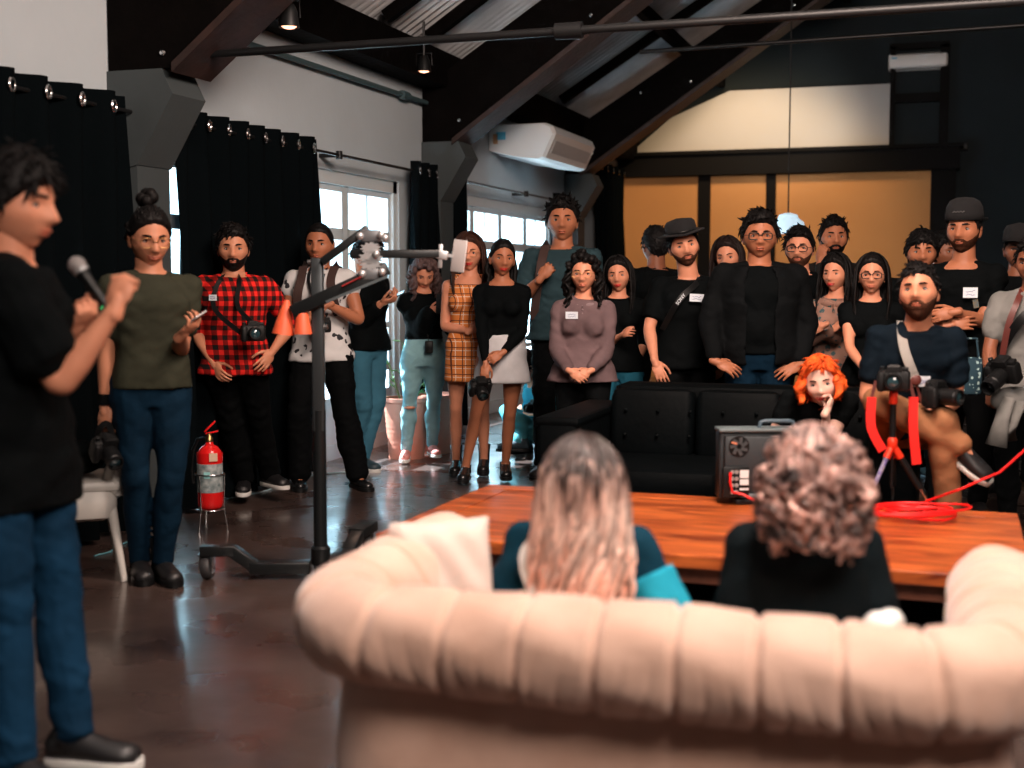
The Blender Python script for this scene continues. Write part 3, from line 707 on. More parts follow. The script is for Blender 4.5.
    if hs != 'bald':
        G2, A2, P2, D2 = head_pts(72, 60, 1., 1.+.15*fem, fem); G2 = G2*V(wid, 1, 1)
        base = {'short': 'short', 'buzz': 'buzz', 'long': 'long', 'curly': 'long', 'bun': 'up', 'pony': 'up', 'bob': 'long', 'fringe': 'fringe', 'shag': 'fringe', 'quiff': 'short'}[hs]
        fm, a_, z_ = hair_field(base, A2, P2, D2, rs)
        th = {'short': .020, 'buzz': .006, 'long': .020, 'curly': .038, 'bun': .014, 'pony': .012, 'bob': .024, 'fringe': .024, 'shag': .026, 'quiff': .024}[hs]*hv
        topb = np.clip(D2[..., 2], 0, 1)
        if hs in ('short', 'quiff'): thv = th*(.45+.75*topb+(.5 if hs == 'quiff' else .15)*topb*np.clip(D2[..., 1], 0, 1)); 
        else: thv = th*(.7+.4*topb)
        strand = np.sin(A2*34+rs.uniform(0, 6)+3*np.sin(P2*4))*.35+np.sin(A2*15+P2*9+rs.uniform(0, 6))*.4+np.sin(A2*7-P2*17)*.35
        if hs == 'curly': strand = np.sin(A2*13+2*np.sin(P2*9))*np.sin(P2*15+2*np.sin(A2*5))*1.6
        if hs == 'buzz': strand *= .1
        off = np.where(fm > 0, fm*thv*(1+.16*strand), fm*.012-.002)
        rad = nrmG2 = D2*V(.9, .9, 1)
        G2 = G2+rad*off[..., None]
        m = MB(); grid_mesh(m, G2)
        if hs in ('long', 'curly') or extras and 'locks' in extras:
            o_ = (extras or {}).get('locks', {}); L = o_.get('len', .34); n = o_.get('n', 34); cur = o_.get('curl', 1. if hs == 'curly' else .25); rr = o_.get('r', .015); a0 = o_.get('a0', 1.25)
            up_l = Rh.T@V(0, 0, 1)
            if hs == 'long':
                n = (extras or {}).get('locks', {}).get('n', 64); n = max(n, 64); rr = rr*.72
                for i in range(n):
                    a = a0*.92+(2*math.pi-2*a0*.92)*(i+rs.uniform(-.4, .4))/(n-1); lay = rs.uniform(0, 1); ph = rs.uniform(0, 6); ll = L*rs.uniform(.80, 1.06); pts = []
                    sx_, cx_ = math.sin(a), math.cos(a); R1 = .008+.012*lay+th*.5
                    y0_ = .045-.07*rs.rand()
                    for k in range(15):
                        if k < 6:
                            q_ = math.pi/2*(k+.35)/5.6; c = V(sx_*(.080*wid+R1)*math.sin(q_), cx_*(.096+R1)*math.sin(q_)+y0_*(1-math.sin(q_)), -.0+(.116+R1)*math.cos(q_)); base_c = c
                        else:
                            t = (k-5)/9.; c = base_c-up_l*ll*t+V(sx_*(.012*math.sin(t*3)-.01*t), cx_*.012*math.sin(t*3)+.03*max(0, cx_+.45)*t+(.045 if cx_ < -.2 else .0)*math.sin(min(t*2.2, 1.57)), 0)
                            c = c+cur*.013*min(1, t*2)*V(math.sin(ph+t*10), math.cos(ph+t*10), 0)
                        pts.append(c)
                    m.tube(pts, [rr*(.35+.75*min(u_*2.2, 1)-.85*max(0, u_-.55)*2*.9) for u_ in np.linspace(0, 1, 15)], 6, flat=.7, hint=(sx_, cx_, .1))
            else:
                for i in range(n):
                    a = a0+(2*math.pi-2*a0)*i/(n-1); q = V(math.sin(a)*.083*wid, math.cos(a)*.098-.004, .03+rs.uniform(-.01, .02)); pts = []; ph = rs.uniform(0, 6)
                    ll = L*rs.uniform(.82, 1.08)
                    out_ = V(math.sin(a), math.cos(a)*.8, 0)
                    for k in range(10):
                        t = k/9.; fwd = .05*max(0, math.cos(a)+.55)*t
                        c = q+out_*(.012*math.sin(min(t*3, 1.57))+.02*t-(.02*t if t > .5 else 0))-up_l*ll*t+V(0, fwd, 0)
                        c = c+cur*.016*V(math.sin(ph+t*9), math.cos(ph+t*9), 0)
                        pts.append(c)
                    m.tube(pts, [rr*(.6+.8*min(t_*3, 1)-.75*t_*t_) for t_ in np.linspace(0, 1, 10)], 8, flat=.75)
        if hs == 'curly':
            for i in range(120):
                v_ = rs.normal(size=3); v_ = nrm(v_)
                if v_[1] > .55 and v_[2] < .55: continue
                if v_[2] < -.75: continue
                c = v_*V(.1, .112, .135)*(.95+.12*rs.rand()); m.ell(c, (.014+.012*rs.rand(),)*3, None, 8, 6)
        if hs in ('short', 'quiff', 'fringe', 'shag', 'bob', 'bun', 'pony'):
            ok = np.argwhere(fm > .55); nl = 230 if hs != 'buzz' else 0; ok = ok[rs.permutation(len(ok))]
            acc = 0
            for (i_, j_) in ok:
                dd_ = D2[i_, j_]
                if rs.rand() > math.sqrt(max(0, 1-dd_[2]**2))+.08: continue
                acc += 1
                if acc > nl: break
                p0 = G2[i_, j_]-dd_*.006
                if hs in ('bun', 'pony'): cb = V(0, -.6, .9) if dd_[2] < .8 else V(0, -1, 0)
                elif hs in ('fringe', 'shag', 'bob'): cb = V(dd_[0]*1.2, dd_[1]*.8, -.8)+V(.35, 0, 0)*np.clip(dd_[2], 0, 1)
                elif hs == 'quiff': cb = V(.3*dd_[0], .5*dd_[2]-.5*(dd_[2] < .5), .35*dd_[2]-.6*(dd_[2] < .3))
                else: cb = V(.5, .7, 0)*np.clip(dd_[2], 0, 1)+V(0, -.25, -.8)*(dd_[2] < .55)
                cb = cb-dd_*(cb@dd_); cb = nrm(cb+rs.normal(size=3)*.20); ln = min(th, .026)*(.9+.6*rs.rand())+.012
                up_ = dd_*(.14 if hs in ('short', 'quiff', 'shag') else .05)*ln
                m.tube([p0, p0+cb*ln*.5+up_, p0+cb*ln+up_*.6], [.0055, .0060, .0012], 5, flat=.6, hint=dd_)
        if hs == 'bun':
            for i in range(10):
                v_ = nrm(rs.normal(size=3)); m.ell(V(0, -.055, .155)+v_*.022, (.026,)*3, None, 12, 8)
            for sx in (-1, 1):
                for i in range(6): m.ell(V(sx*(.07+.01*rs.rand()), -.05+.03*rs.rand(), .0+.03*rs.randn()), (.018,)*3, None, 8, 6)
        if hs == 'pony':
            m.tube([(0, -.10, .06), (0, -.15, .05), (0, -.17, -.03), (0, -.15, -.12)], [.02, .03, .028, .01], 12)
        hair_o = hobj('hair', m, hmt)
    if beard:
        G2, A2, P2, D2 = head_pts(72, 60, 1., 1., 0); G2 = G2*V(wid, 1, 1)
        a = np.abs((A2+np.pi) % (2*np.pi)-np.pi); z = G2[..., 2]; x = np.abs(G2[..., 0])
        upl = np.interp(a, [0, .35, .6, .9, 1.3, 1.55, 1.7], [-.046, -.050, -.062, -.050, -.02, .01, -.2])
        fm = np.clip((upl-z)/.008+.3, -1, 1); fm = np.where(a > 1.62, -1, fm)
        lip = g(x, .020)*g(z+.067, .0075); fm = np.where(lip > .45, -1, fm)
        off = np.where(fm > 0, fm*(.0022+.011*beard*np.clip((-z-.05)/.06, 0, 1)), fm*.01-.001)
        G2 = G2+D2*off[..., None]; m = MB(); grid_mesh(m, G2); hobj('beard', m, hmt if beard > .7 else mat('stubble_'+skin, tuple(V(*SKINS[skin])*.16), .8, noise=.5, nscale=60, bump=.5, bscale=120, spec=.1))
    if glasses:
        m = MB(); gy = hp_(0, .005)+.006
        for sx in (1, -1):
            q_ = np.linspace(0, 2*np.pi, 24, endpoint=False); e_ = .55 if glasses == 1 else .85
            m.tube([(sx*.033+.026*np.sign(math.cos(a))*abs(math.cos(a))**e_, gy-.006-.003*abs(math.cos(a)), -.002+(.017 if glasses == 1 else .020)*np.sign(math.sin(a))*abs(math.sin(a))**e_) for a in q_], .0030 if glasses != 2 else .0015, 6, closed=True, hint=(0, 1, 0))
            m.tube([(sx*.056, gy-.008, .004), (sx*.078*wid, .06, .004), (sx*.082*wid, -.01, .004)], .0017, 6)
        m.tube([(-.011, gy-.004, .002), (0, gy-.001, .004), (.011, gy-.004, .002)], .0017, 6)
        hobj('glasses', m, BLKP if glasses != 2 else mat('gold_wire', (.5, .3, .12), .3, 1))
    # --- clothes
    fab = .0115/det
    if topg:
        k = topg.get('kind', 'tee'); mt = topg['mat']; gr = topg.get('g', .010)*1.; hem = topg.get('hem', -.06); fr = topg.get('sleeve', .62 if k == 'tee' else 1.93)
        m = MB(); torso(m, hem, topg.get('neck', .482), gr, topg.get('flare', .10)); chest(m, gr*.8)
        if fr > 0 or topg.get('cap'): shoulders(m, gr*.75)
        else:
            for sg in (1, -1): m.cone(spine(.40)+X*sg*.07*s, spine(.475)+X*sg*.085*s, .06*s+gr, .030*s+gr, 12)
        if fr > 0:
            for sg in (1, -1): arm(m, sg, topg.get('ag', gr), fr, cuff=topg.get('cuff', .35 if fr < 1 else 0))
        nm = {'tee': 't_shirt', 'long': 'sweater', 'shirt': 'shirt', 'dress': 'dress', 'tank': 'tank_top', 'jacket': 'jacket', 'blouse': 'blouse'}[k]
        solid(nm, m, mt, root, fab, topg.get('wr', .009), 5, seed=int(px))
        if k in ('tee', 'long', 'blouse') and topg.get('neck', .482) > .475:  # neck band
            c = spine(.486); th = np.linspace(0, 2*np.pi, 20, endpoint=False); X_, Y_, u_ = spf(.48)
            pts = [c+X_*math.cos(t)*(.088*s*bulk**.5)+Y_*(math.sin(t)*.066*s+.006)-u_*(.018*max(0, math.sin(t)))*s+u_*.006 for t in th]
            obj('neck_band', MB().tube(pts, .0065, 6, closed=True, hint=u_), mt, root)
        if k == 'blouse':
            c = spine(.47); 
            for sg in (1, -1): obj('collar', MB().ell(c+X_*sg*.055*s+Y_*.075*s-u_*.03*s, V(.055, .02, .030)*s, rotz(-sg*.5)@rotx(-.5), 14, 8), topg.get('mat2', mt), root)
            for i in range(3): obj('button', MB().ell(spine(.445-i*.025)+Y_*(.118-.0*i)*s, (.006, .005, .006), None, 8, 6), topg.get('mat2', mt), root)
        if k == 'shirt':
            c = spine(.487); X_, Y_, u_ = spf(.48)
            for sg in (1, -1): obj('collar', MB().beam(c+X_*sg*.065*s-Y_*.02*s+u_*.01, c+X_*sg*.022*s+Y_*.078*s-u_*.03*s, .010, .045, Y_, bev=.003), mt, root)
    if bottom:
        k = bottom.get('kind', 'trousers'); mt = bottom['mat']; gr = bottom.get('g', .012)
        m = MB()
        if k == 'skirt':
            q = np.array(SEC); th = np.linspace(0, 2*np.pi, 32, endpoint=False); rsx = []
            t1, t0 = bottom.get('top', .14), bottom.get('hem', -.27)
            for t in np.linspace(t0, t1, 12):
                tt_ = max(t, -.04); rx = np.interp(tt_, q[:, 0], q[:, 1])*s*bulk+gr; ry = np.interp(tt_, q[:, 0], q[:, 2])*s*bulk+gr
                if t < -.04: rx += (-.04-t)*bottom.get('flare', .12)*s
                X_, Y_, u_ = spf(max(t, 0)); rsx.append(spine(t)+(np.cos(th)*rx)[:, None]*X_+(np.sin(th)*ry)[:, None]*Y_)
            m.rings(rsx)
            m.box(spine(t0)+V(0, 0, -.3), (0.001, .001, .001)) if False else None
            solid('skirt', m, mt, root, fab, bottom.get('wr', .003), 3, seed=int(px))
            for sg in ():
                pass
        else:
            fr = 2.0 if k == 'trousers' else bottom.get('frac', .8)
            torso(m, -.11, bottom.get('top', .10 if not topg or topg.get('hem', -.06) > .05 else topg.get('hem', -.06)+.06), gr*.9 if not topg or topg.get('hem', -.06) > .05 else min(gr*.9, topg.get('g', .01)-.003), 0)
            for sg in (1, -1):
                leg(m, sg, gr, fr, bottom.get('flare', .5)); X_, Y_, u_ = spf(0); m.ell(Pv+X_*sg*.075*s-V(0, .055, .02)*s*bulk, V(.078, .07, .08)*s*bulk+gr, None, 12, 8)
                m.cone(hips[0 if sg > 0 else 1], Pv+V(0, 0, -.03)*s, .085*s+gr, .085*s+gr, 12)
            solid({'trousers': bottom.get('name', 'trousers'), 'shorts': 'shorts'}[k], m, mt, root, fab, bottom.get('wr', .009), 5, seed=int(px)+7)
            if bottom.get('belt'):
                c = spine(.09); X_, Y_, u_ = spf(.09); th = np.linspace(0, 2*np.pi, 28, endpoint=False)
                obj('belt', MB().tube([c+X_*math.cos(t)*(.150*s*bulk+gr+.004)+Y_*math.sin(t)*(.106*s*bulk+gr+.004) for t in th], .012, 6, closed=True, flat=.4, hint=u_), BLACK, root)
    if shoes:
        for sg in (1, -1):
            An, toe = LG[sg][2], LG[sg][3]; a = LG[sg][4]; upv = np.array(a.get('up', (0, 0, 1)), float); upv = nrm(upv-toe*(upv@toe)); sd = np.cross(toe, upv)
            base = An-upv*.085*s; rot = np.stack([sd, toe, upv], 1)
            k = shoes.get('kind', 'sneaker'); ws = .9 if fem else 1.
            m = MB(); pts = [(-.075, .034, .060), (-.055, .040, .070), (.0, .042, .085), (.05, .044, .065), (.10, .049, .048), (.15, .046, .040), (.185, .030, .030)]
            if k == 'flat': pts = [(-.07, .032, .05), (-.05, .037, .055), (.0, .038, .048), (.05, .042, .036), (.10, .046, .034), (.15, .040, .030), (.185, .022, .024)]
            th = np.linspace(0, 2*np.pi, 16, endpoint=False); rsx = []
            for y, w__, hh in pts:
                zz = hh/2+.018; rsx.append(np.stack([np.cos(th)*w__*ws, np.full(16, y), zz+np.sin(th)*np.where(np.sin(th) > 0, hh/2+.012, hh/2+.004)], 1))
            m.rings(rsx)
            if k == 'boot': m.tube([(0, -.02, .05), (0, -.025, .14), (0, -.028, .20)], [.044*ws, .046*ws, .052*ws], 16)
            elif k != 'flat': m.tube([(0, -.018, .05), (0, -.022, .108)], [.042*ws, .044*ws], 14)
            tr_ = lambda mm: (setattr(mm, 'v', [mm.arr()*s@rot.T+base]), mm)[1]
            so = obj('shoe', tr_(m), shoes['mat'], root, angle=180)
            m = MB(); ol = [(-.08, .026), (-.06, .038), (0, .041), (.06, .045), (.11, .051), (.16, .046), (.192, .026), (.198, .008)]
            poly = [(w__*ws, y) for y, w__ in ol]+[(-w__*ws, y) for y, w__ in ol[::-1]]
            hgt = .024 if k != 'boot' else .032
            m.rings([np.array([(x*k_, y, z) for x, y in poly]) for z, k_ in ((.001, .94), (.006, 1), (hgt, 1), (hgt+.002, .96))])
            obj('sole', tr_(m), shoes.get('sole', BLKP), so, angle=50)
            if shoes.get('lace'):
                m = MB()
                for i in range(4): m.tube([(-.022, .035+i*.018, .088-i*.011), (0, .037+i*.018, .097-i*.011), (.022, .035+i*.018, .088-i*.011)], .004, 6)
                obj('laces', tr_(m), shoes['lace'], so)
    ctx = dict(root=root, s=s, spine=spine, spf=spf, AR=AR, LG=LG, HC=HC, Rh=Rh, HT=HT, hobj=hobj, SEC=SEC, bulk=bulk, M=M, pos=pos, pix=pix, body=body, X=X, Y=Y, u=u, loc=loc, gr=(topg or {}).get('g', .01), pos3=lambda v_: M@np.asarray(v_)+pos)
    PEOPLE[key] = ctx; return ctx
def chest_pt(c, x, t, out=.012):
    q = np.array(c['SEC']); s = c['s']; rx = np.interp(t, q[:, 0], q[:, 1])*s*c['bulk']+c['gr']; ry = np.interp(t, q[:, 0], q[:, 2])*s*c['bulk']+c['gr']
    X_, Y_, u_ = c['spf'](t); k = min(abs(x)/rx, .95); y = ry*(1-k**2.3)**(1/2.3)
    b = .018 if .28 < t < .40 else .008 if t < .44 else 0
    return c['spine'](t)+X_*x+Y_*(y+out+b)
def name_tag(c, x, t, w_=.085, h=.052, m=None, ang=0, out=.016):
    p = chest_pt(c, x, t, out); X_, Y_, u_ = c['spf'](t); th = -x*3.0/max(c['s'], .1); rot = np.stack([X_, Y_, u_], 1)@rotz(th)@roty(ang)
    o = obj('name_tag', MB().box(p, (w_, .004, h), rot, 0), m or mat('tag_white', (.72, .78, .85), .5), c['root'], smooth=False)
    sc_ = MB(); r_ = random.Random(int(x*1000)+int(t*100))
    for k in range(2):
        pts = [p+rot@V(-w_*.32+i*w_*.07, .0035, h*(.12-k*.3)+r_.uniform(-.5, .5)*h*.2) for i in range(10)]
        sc_.tube(pts, .0011, 4)
    obj('handwriting', sc_, mat('tag_ink', (.08, .12, .3), .5), o); return o
def strap(c, pts, w_=.035, th=.006, mt=None, name='strap', parent=None, hint=(0, 1, 0)):
    """flat band through local points"""
    P = [np.asarray(p, float) for p in pts]; fine = []
    for i in range(len(P)-1):
        for k in range(4):
            t = k/4.; p0, p1, p2, p3 = P[max(i-1, 0)], P[i], P[i+1], P[min(i+2, len(P)-1)]
            fine.append(.5*((2*p1)+(-p0+p2)*t+(2*p0-5*p1+4*p2-p3)*t*t+(-p0+3*p1-3*p2+p3)*t**3))
    fine.append(P[-1]); rs = []
    for i, p in enumerate(fine):
        d = fine[min(i+1, len(fine)-1)]-fine[max(i-1, 0)]; n_ = np.asarray(hint(p) if callable(hint) else hint, float); x, y, z = frame(d, n_)
        # x is across, y is along hint-ish normal
        rs.append(np.array([p+x*w_/2+y*th/2, p-x*w_/2+y*th/2, p-x*w_/2-y*th/2, p+x*w_/2-y*th/2]))
    return obj(name, MB().rings(rs), mt or BLKP, parent if parent is not None else c['root'], angle=30)
def camera_prop(p, fdir, label, sc_=1., lens=.07, strap_pts=None, strap_mat=None, group=None, up=(0, 0, 1), hood=0):
    f = nrm(fdir); x = nrm(np.cross(f, up)); u = np.cross(x, f); rot = np.stack([x, f, u], 1)
    e = empty('camera', tuple(p), 0, label, 'camera', group); T_ = lambda m: (setattr(m, 'v', [m.arr()*sc_@rot.T]), m)[1]
    m = MB().box((0, 0, 0), (.135, .055, .09), bev=.014); m.box((.052, .018, -.004), (.034, .05, .088), bev=.014); m.box((-.045, 0, .05), (.03, .035, .018), bev=.006)
    obj('camera_body', T_(m), mat('camera_black', (.006, .0065, .007), .5, spec=.25, bump=.2, bscale=200), e)
    obj('viewfinder', T_(MB().rings([np.array([(a*.034*k, b*.028*k2, z) for a, b in ((1, 1), (-1, 1), (-1, -1), (1, -1))]) for z, k, k2 in ((.04, 1, 1), (.06, .85, 1), (.068, .5, .8))])), mat('camera_black', (0,)*3), e, angle=20)
    R_ = rotx(-math.pi/2)
    lo = obj('lens_barrel', T_(MB().lathe([(.030, .02), (.034, .03), (.034, .045), (.036, .047), (.036, lens), (.033, lens+.004), (.033, lens+.016+hood), (.028, lens+.016+hood), (.027, lens+.006)], n=28, rot=R_)), BLKP, e, angle=30)
    obj('lens_glass', T_(MB().lathe([(.027, lens+.004), (.020, lens+.009), (.002, lens+.012)], n=24, rot=R_)), mat('lens_glass', (.02, .05, .06), .05, spec=1.), lo)
    obj('mode_dial', T_(MB().lathe([(.011, .044), (.011, .058), (.009, .060)], (.048, -.004, 0), 16)), METAL, e)
    if strap_pts is not None: strap(dict(root=e), [np.asarray(q)-np.asarray(p) for q in strap_pts], .028, .004, strap_mat or BLKP, 'camera_strap', e, hint=lambda q: -FH)
    return e
def phone_prop(p, d_up, n_, label, mt=None, group=None, sc_=1.):
    z = nrm(d_up); n_ = nrm(np.asarray(n_)-z*(np.asarray(n_)@z)); x = np.cross(z, n_); rot = np.stack([x, n_, z], 1)
    e = empty('smartphone', tuple(p), 0, label, 'phone', group)
    obj('phone_case', MB().box((0, 0, 0), V(.072, .009, .148)*sc_, rot, .004), mt or BLKP, e)
    obj('phone_screen', MB().box(rot@V(0, .0052, 0)*sc_, V(.064, .001, .138)*sc_, rot), mat('screen_dark', (.03, .035, .04), .08), e, smooth=False)
    return e
HAIRS = {'black': hairmat('black', (.006, .005, .005)), 'brown': hairmat('brown', (.055, .022, .014)), 'dark': hairmat('dark', (.018, .010, .009)),
         'orange': hairmat('orange', (.85, .13, .02), (.55, .06, .01)), 'curlgrey': hairmat('ashbrown', (.14, .09, .085), (.05, .03, .03)), 'blond': hairmat('blond', (.8, .42, .32))}
# ------------------------------------------------------------ furniture
def tufted_sofa():
    m_ = mat('beige_velvet', (.64, .43, .34), .72, bump=.25, bscale=26, noise=.18, nscale=5, sheen=.4, spec=.3, color2=(.50, .31, .23))
    xl, xr, yb_, yf = -1.28, .15, 2.50, 3.36   # roll centre lines
    e = empty('chesterfield_sofa', ((xl+xr)/2, yb_, 0), 0, 'large beige chesterfield sofa seen from behind in the foreground', 'sofa')
    o = V((xl+xr)/2, yb_, 0); zc, rr = .645, .112
    # U path : left arm front -> back left corner -> back right corner -> right arm front
    rc = .20; path = []; 
    def add(p, q, n):
        for i in range(n): path.append(np.array(p)+(np.array(q)-np.array(p))*i/n)
    add((xl, yf), (xl, yb_+rc), 44)
    for i in range(16): t = math.pi+math.pi/2*i/16; path.append(V(xl+rc+rc*math.cos(t), yb_+rc+rc*math.sin(t)))
    add((xl+rc, yb_), (xr-rc, yb_), 84)
    for i in range(16): t = 1.5*math.pi+math.pi/2*i/16; path.append(V(xr-rc+rc*math.cos(t), yb_+rc+rc*math.sin(t)))
    add((xr, yb_+rc), (xr, yf), 44); path.append(V(xr, yf))
    path = np.array(path); dd = np.gradient(path, axis=0); dd /= np.linalg.norm(dd, axis=1)[:, None]; outn = np.stack([dd[:, 1], -dd[:, 0]], 1)
    sl = np.concatenate([[0], np.cumsum(np.linalg.norm(np.diff(path, axis=0), axis=1))]); n = 40; rs = []
    rnd = np.random.RandomState(4); pl = sl/.158; fold = np.abs((pl % 1)-.5)*2   # 1 at pleat
    ids = np.floor(pl).astype(int); 
    # resample denser for pleats
    S = np.linspace(0, sl[-1], 620); PX = np.stack([np.interp(S, sl, path[:, k]) for k in (0, 1)], 1); ON = np.stack([np.interp(S, sl, outn[:, k]) for k in (0, 1)], 1); ON /= np.linalg.norm(ON, axis=1)[:, None]
    wob = .012*np.sin(S*31)+.01*np.sin(S*17+1)
    for i, s_ in enumerate(S):
        a = np.linspace(0, 2*np.pi, n, endpoint=False)      # 0 = outward, pi/2 = up
        u = s_/.158+.06*np.sin(a*1.0+s_*3); main = np.abs((u % 1)-.5)*2
        u2 = s_/.0527+.35*np.sin(a*2+s_*7); minor = np.abs((u2 % 1)-.5)*2
        low = np.clip(.45-np.sin(a), 0, 1.2)                 # small pleats show on the lower half
        r = rr*(1+.04*np.sin(s_*5.3))-.017*np.clip((main-.80)/.2, 0, 1)**1.5-.007*np.clip((minor-.72)/.28, 0, 1)*low*(np.cos(a) > -.5)+.0025*np.sin(a*5+s_*23)
        end = min(s_, sl[-1]-s_); r = r*(1 if end > .03 else .80+.2*(end/.03)**.5)
        vs = np.zeros((n, 3)); rad = r*np.cos(a)*1.03; vs[:, 0] = PX[i, 0]+ON[i, 0]*rad-o[0]; vs[:, 1] = PX[i, 1]+ON[i, 1]*rad-o[1]; vs[:, 2] = zc+r*np.sin(a); rs.append(vs)
    obj('back_roll', MB().rings(rs), m_, e, angle=180)
    # outer shell under the roll (back and arms) as a closed wall
    rs = []
    for i in range(0, len(S), 4):
        p, q = PX[i], ON[i]; out_, in_ = .015, -.085; row = []
        for k, z in ((out_-.01, .06), (out_, .1), (out_+.005*math.sin(S[i]*9), .35), (out_-.02, .60), (in_, .62), (in_-.02, .3), (in_, .06)): row.append((p[0]+q[0]*k-o[0], p[1]+q[1]*k-o[1], z))
        rs.append(np.array(row))
    obj('outer_upholstery', MB().rings(rs), m_, e, angle=60)
    # tufted inner back + seat cushions
    w_ = xr-xl-.2
    for i in range(2):
        m = MB(); c = V(-w_/4+i*w_/2, .50, .34); G = MB().box(c, (w_/2-.01, .72, .17), None, .05); obj('seat_cushion', G, m_, e)
    m = MB(); nx, nz = 60, 14; rs = []
    for j in range(nz):
        z = .38+.26*j/(nz-1); x = np.linspace(-w_/2, w_/2, nx); bump = .035*np.abs(np.sin(x*np.pi/.16+((j//4) % 2)*1.57))*abs(math.sin(j*.8+.4)); y = .12+bump
        rs.append(np.concatenate([np.stack([x, y, np.full(nx, z)], 1), np.stack([x[::-1], np.full(nx, .02), np.full(nx, z)], 1)]))
    obj('tufted_back', m.rings(rs), m_, e, angle=180)
    obj('base_frame', MB().box((0, .43, .15), (w_+.12, .86, .16), None, .02), m_, e)
    for sx in (-1, 1):
        for y in (.02, .80): obj('foot', MB().lathe([(.02, 0), (.03, .01), (.035, .07), (.03, .08)], (sx*(w_/2+.02), y, 0), 14), WOODD, e)
    return m_
BEIGE = tufted_sofa()
# cushion leaning inside the left arm
def cushion(p, size, rot, lb, m_):
    n = 18; g_ = np.linspace(-1, 1, n); mb = MB(); rs = []
    for side in (1, -1): pass
    A_, B_ = np.meshgrid(g_, g_); e_ = (1-A_**4)*(1-B_**4); pin = 1-.10*(A_**2*B_**2)*2; X_ = A_*(1-.05*(1-B_**2))*size[0]/2; Z_ = B_*(1-.05*(1-A_**2))*size[1]/2
    Y_ = (e_**.6)*size[2]/2+.006*np.sin(A_*9+B_*5)*e_
    top = np.stack([X_, Y_, Z_], -1).reshape(-1, 3); bot = np.stack([X_, -Y_, Z_], -1).reshape(-1, 3)
    fs = []; N_ = n*n
    for i in range(n-1):
        for j in range(n-1): a = i*n+j; fs += [(a, a+1, a+n+1, a+n), (N_+a, N_+a+n, N_+a+n+1, N_+a+1)]
    mb.add(np.concatenate([top, bot])@np.asarray(rot).T, fs); o = obj('cushion', mb, m_, None, angle=180); o.location = p; return tag(o, lb, 'cushion')
cp = W(444, 570, 3.25); cushion(tuple(cp), (.27, .26, .11), rotz(R(40))@rotx(R(-18)), 'pale cream cushion leaning inside the left arm of the beige sofa', mat('cream_cushion', (.60, .49, .43), .85, bump=.4, bscale=14, noise=.1))
# black sofa
def black_sofa():
    m_ = mat('black_velvet', (.0013, .0024, .003), .6, bump=.2, bscale=30, noise=.3, spec=.06)
    X0, X1, Ya, Yb_ = -1.92, -.08, 6.22, 7.24
    e = empty('black_sofa', ((X0+X1)/2, (Ya+Yb_)/2, 0), 0, 'black upholstered sofa behind the wooden table', 'sofa'); hw, hd = (X1-X0)/2, (Yb_-Ya)/2
    for sx in (-1, 1): obj('armrest', MB().box((sx*(hw-.11), 0, .385), (.22, hd*2, .65), None, .035).box((sx*(hw-.11), 0, .69), (.235, hd*2+.01, .05), None, .02), m_, e)
    obj('backrest', MB().box((0, hd-.11, .44), (2*hw-.42, .22, .78), None, .05), m_, e)
    n = 3; w_ = (2*hw-.44)/n
    for i in range(n): obj('back_cushion', MB().box((-hw+.22+w_*(i+.5), hd-.30, .62), (w_-.012, .20, .38), rotx(R(-7)), .05), m_, e)
    for i in range(2): w2 = (2*hw-.44)/2; obj('seat_cushion', MB().box((-hw+.22+w2*(i+.5), -.12, .39), (w2-.012, .78, .16), None, .045), m_, e)
    obj('base_frame', MB().box((0, -.02, .20), (2*hw-.4, hd*2-.06, .22), None, .02), m_, e)
    for i in range(9):
        for j in range(2): obj('tuft_button', MB().ell((-hw+.32+i*.175, hd-.405-.02*j, .70-j*.13), (.011, .008, .011), None, 8, 6), m_, e)
    for sx in (-1, 1):
        for sy in (-1, 1): obj('foot', MB().box((sx*(hw-.1), sy*(hd-.1), .035), (.06, .06, .07)), METAL, e, smooth=False)
black_sofa()
# wooden table
def wood_mat(name, c1, c2, dark):
    m = mat(name, c1, .28, bump=.0); nt, b = nodes_of(m); tc = nt.nodes.new('ShaderNodeTexCoord'); mp = nt.nodes.new('ShaderNodeMapping'); mp.inputs['Scale'].default_value = (1.2, 9, 9); nt.links.new(tc.outputs['Object'], mp.inputs[0])
    n = nt.nodes.new('ShaderNodeTexNoise'); n.inputs['Scale'].default_value = 2.2; n.inputs['Detail'].default_value = 8; n.inputs['Distortion'].default_value = 1.2; nt.links.new(mp.outputs[0], n.inputs[0])
    rr2 = nt.nodes.new('ShaderNodeMapRange'); rr2.inputs[1].default_value = .32; rr2.inputs[2].default_value = .62; nt.links.new(n.outputs[0], rr2.inputs[0]); c = mixrgb(nt, rr2.outputs[0], (*c2, 1), (*c1, 1)); s_ = sepobj(nt)
    gap = stripes(nt, s_[1], .165, .03); c = mixrgb(nt, gap, c, (*dark, 1)); 
    n2 = nt.nodes.new('ShaderNodeTexNoise'); n2.inputs['Scale'].default_value = 3; nt.links.new(tc.outputs['Object'], n2.inputs[0])
    nt.links.new(c, b.inputs['Base Color']); b.inputs['Roughness'].default_value = .3; return m
TW = wood_mat('table_wood', (.62, .15, .035), (.16, .022, .008), (.05, .010, .004))
tc_ = V(-.86, 5.17, 0); e = empty('wooden_table', tuple(tc_), R(-1.0), 'large low reddish wooden table between the two sofas', 'table')
tl, td = 2.36, 1.28
obj('tabletop', MB().box((0, 0, .40), (tl-.26, td-.26, .045)).box((0, td/2-.065, .40), (tl, .13, .05), None, .006).box((0, -td/2+.065, .40), (tl, .13, .05), None, .006).box((-tl/2+.065, 0, .40), (.13, td-.26, .05)).box((tl/2-.065, 0, .40), (.13, td-.26, .05)), TW, e, smooth=False)
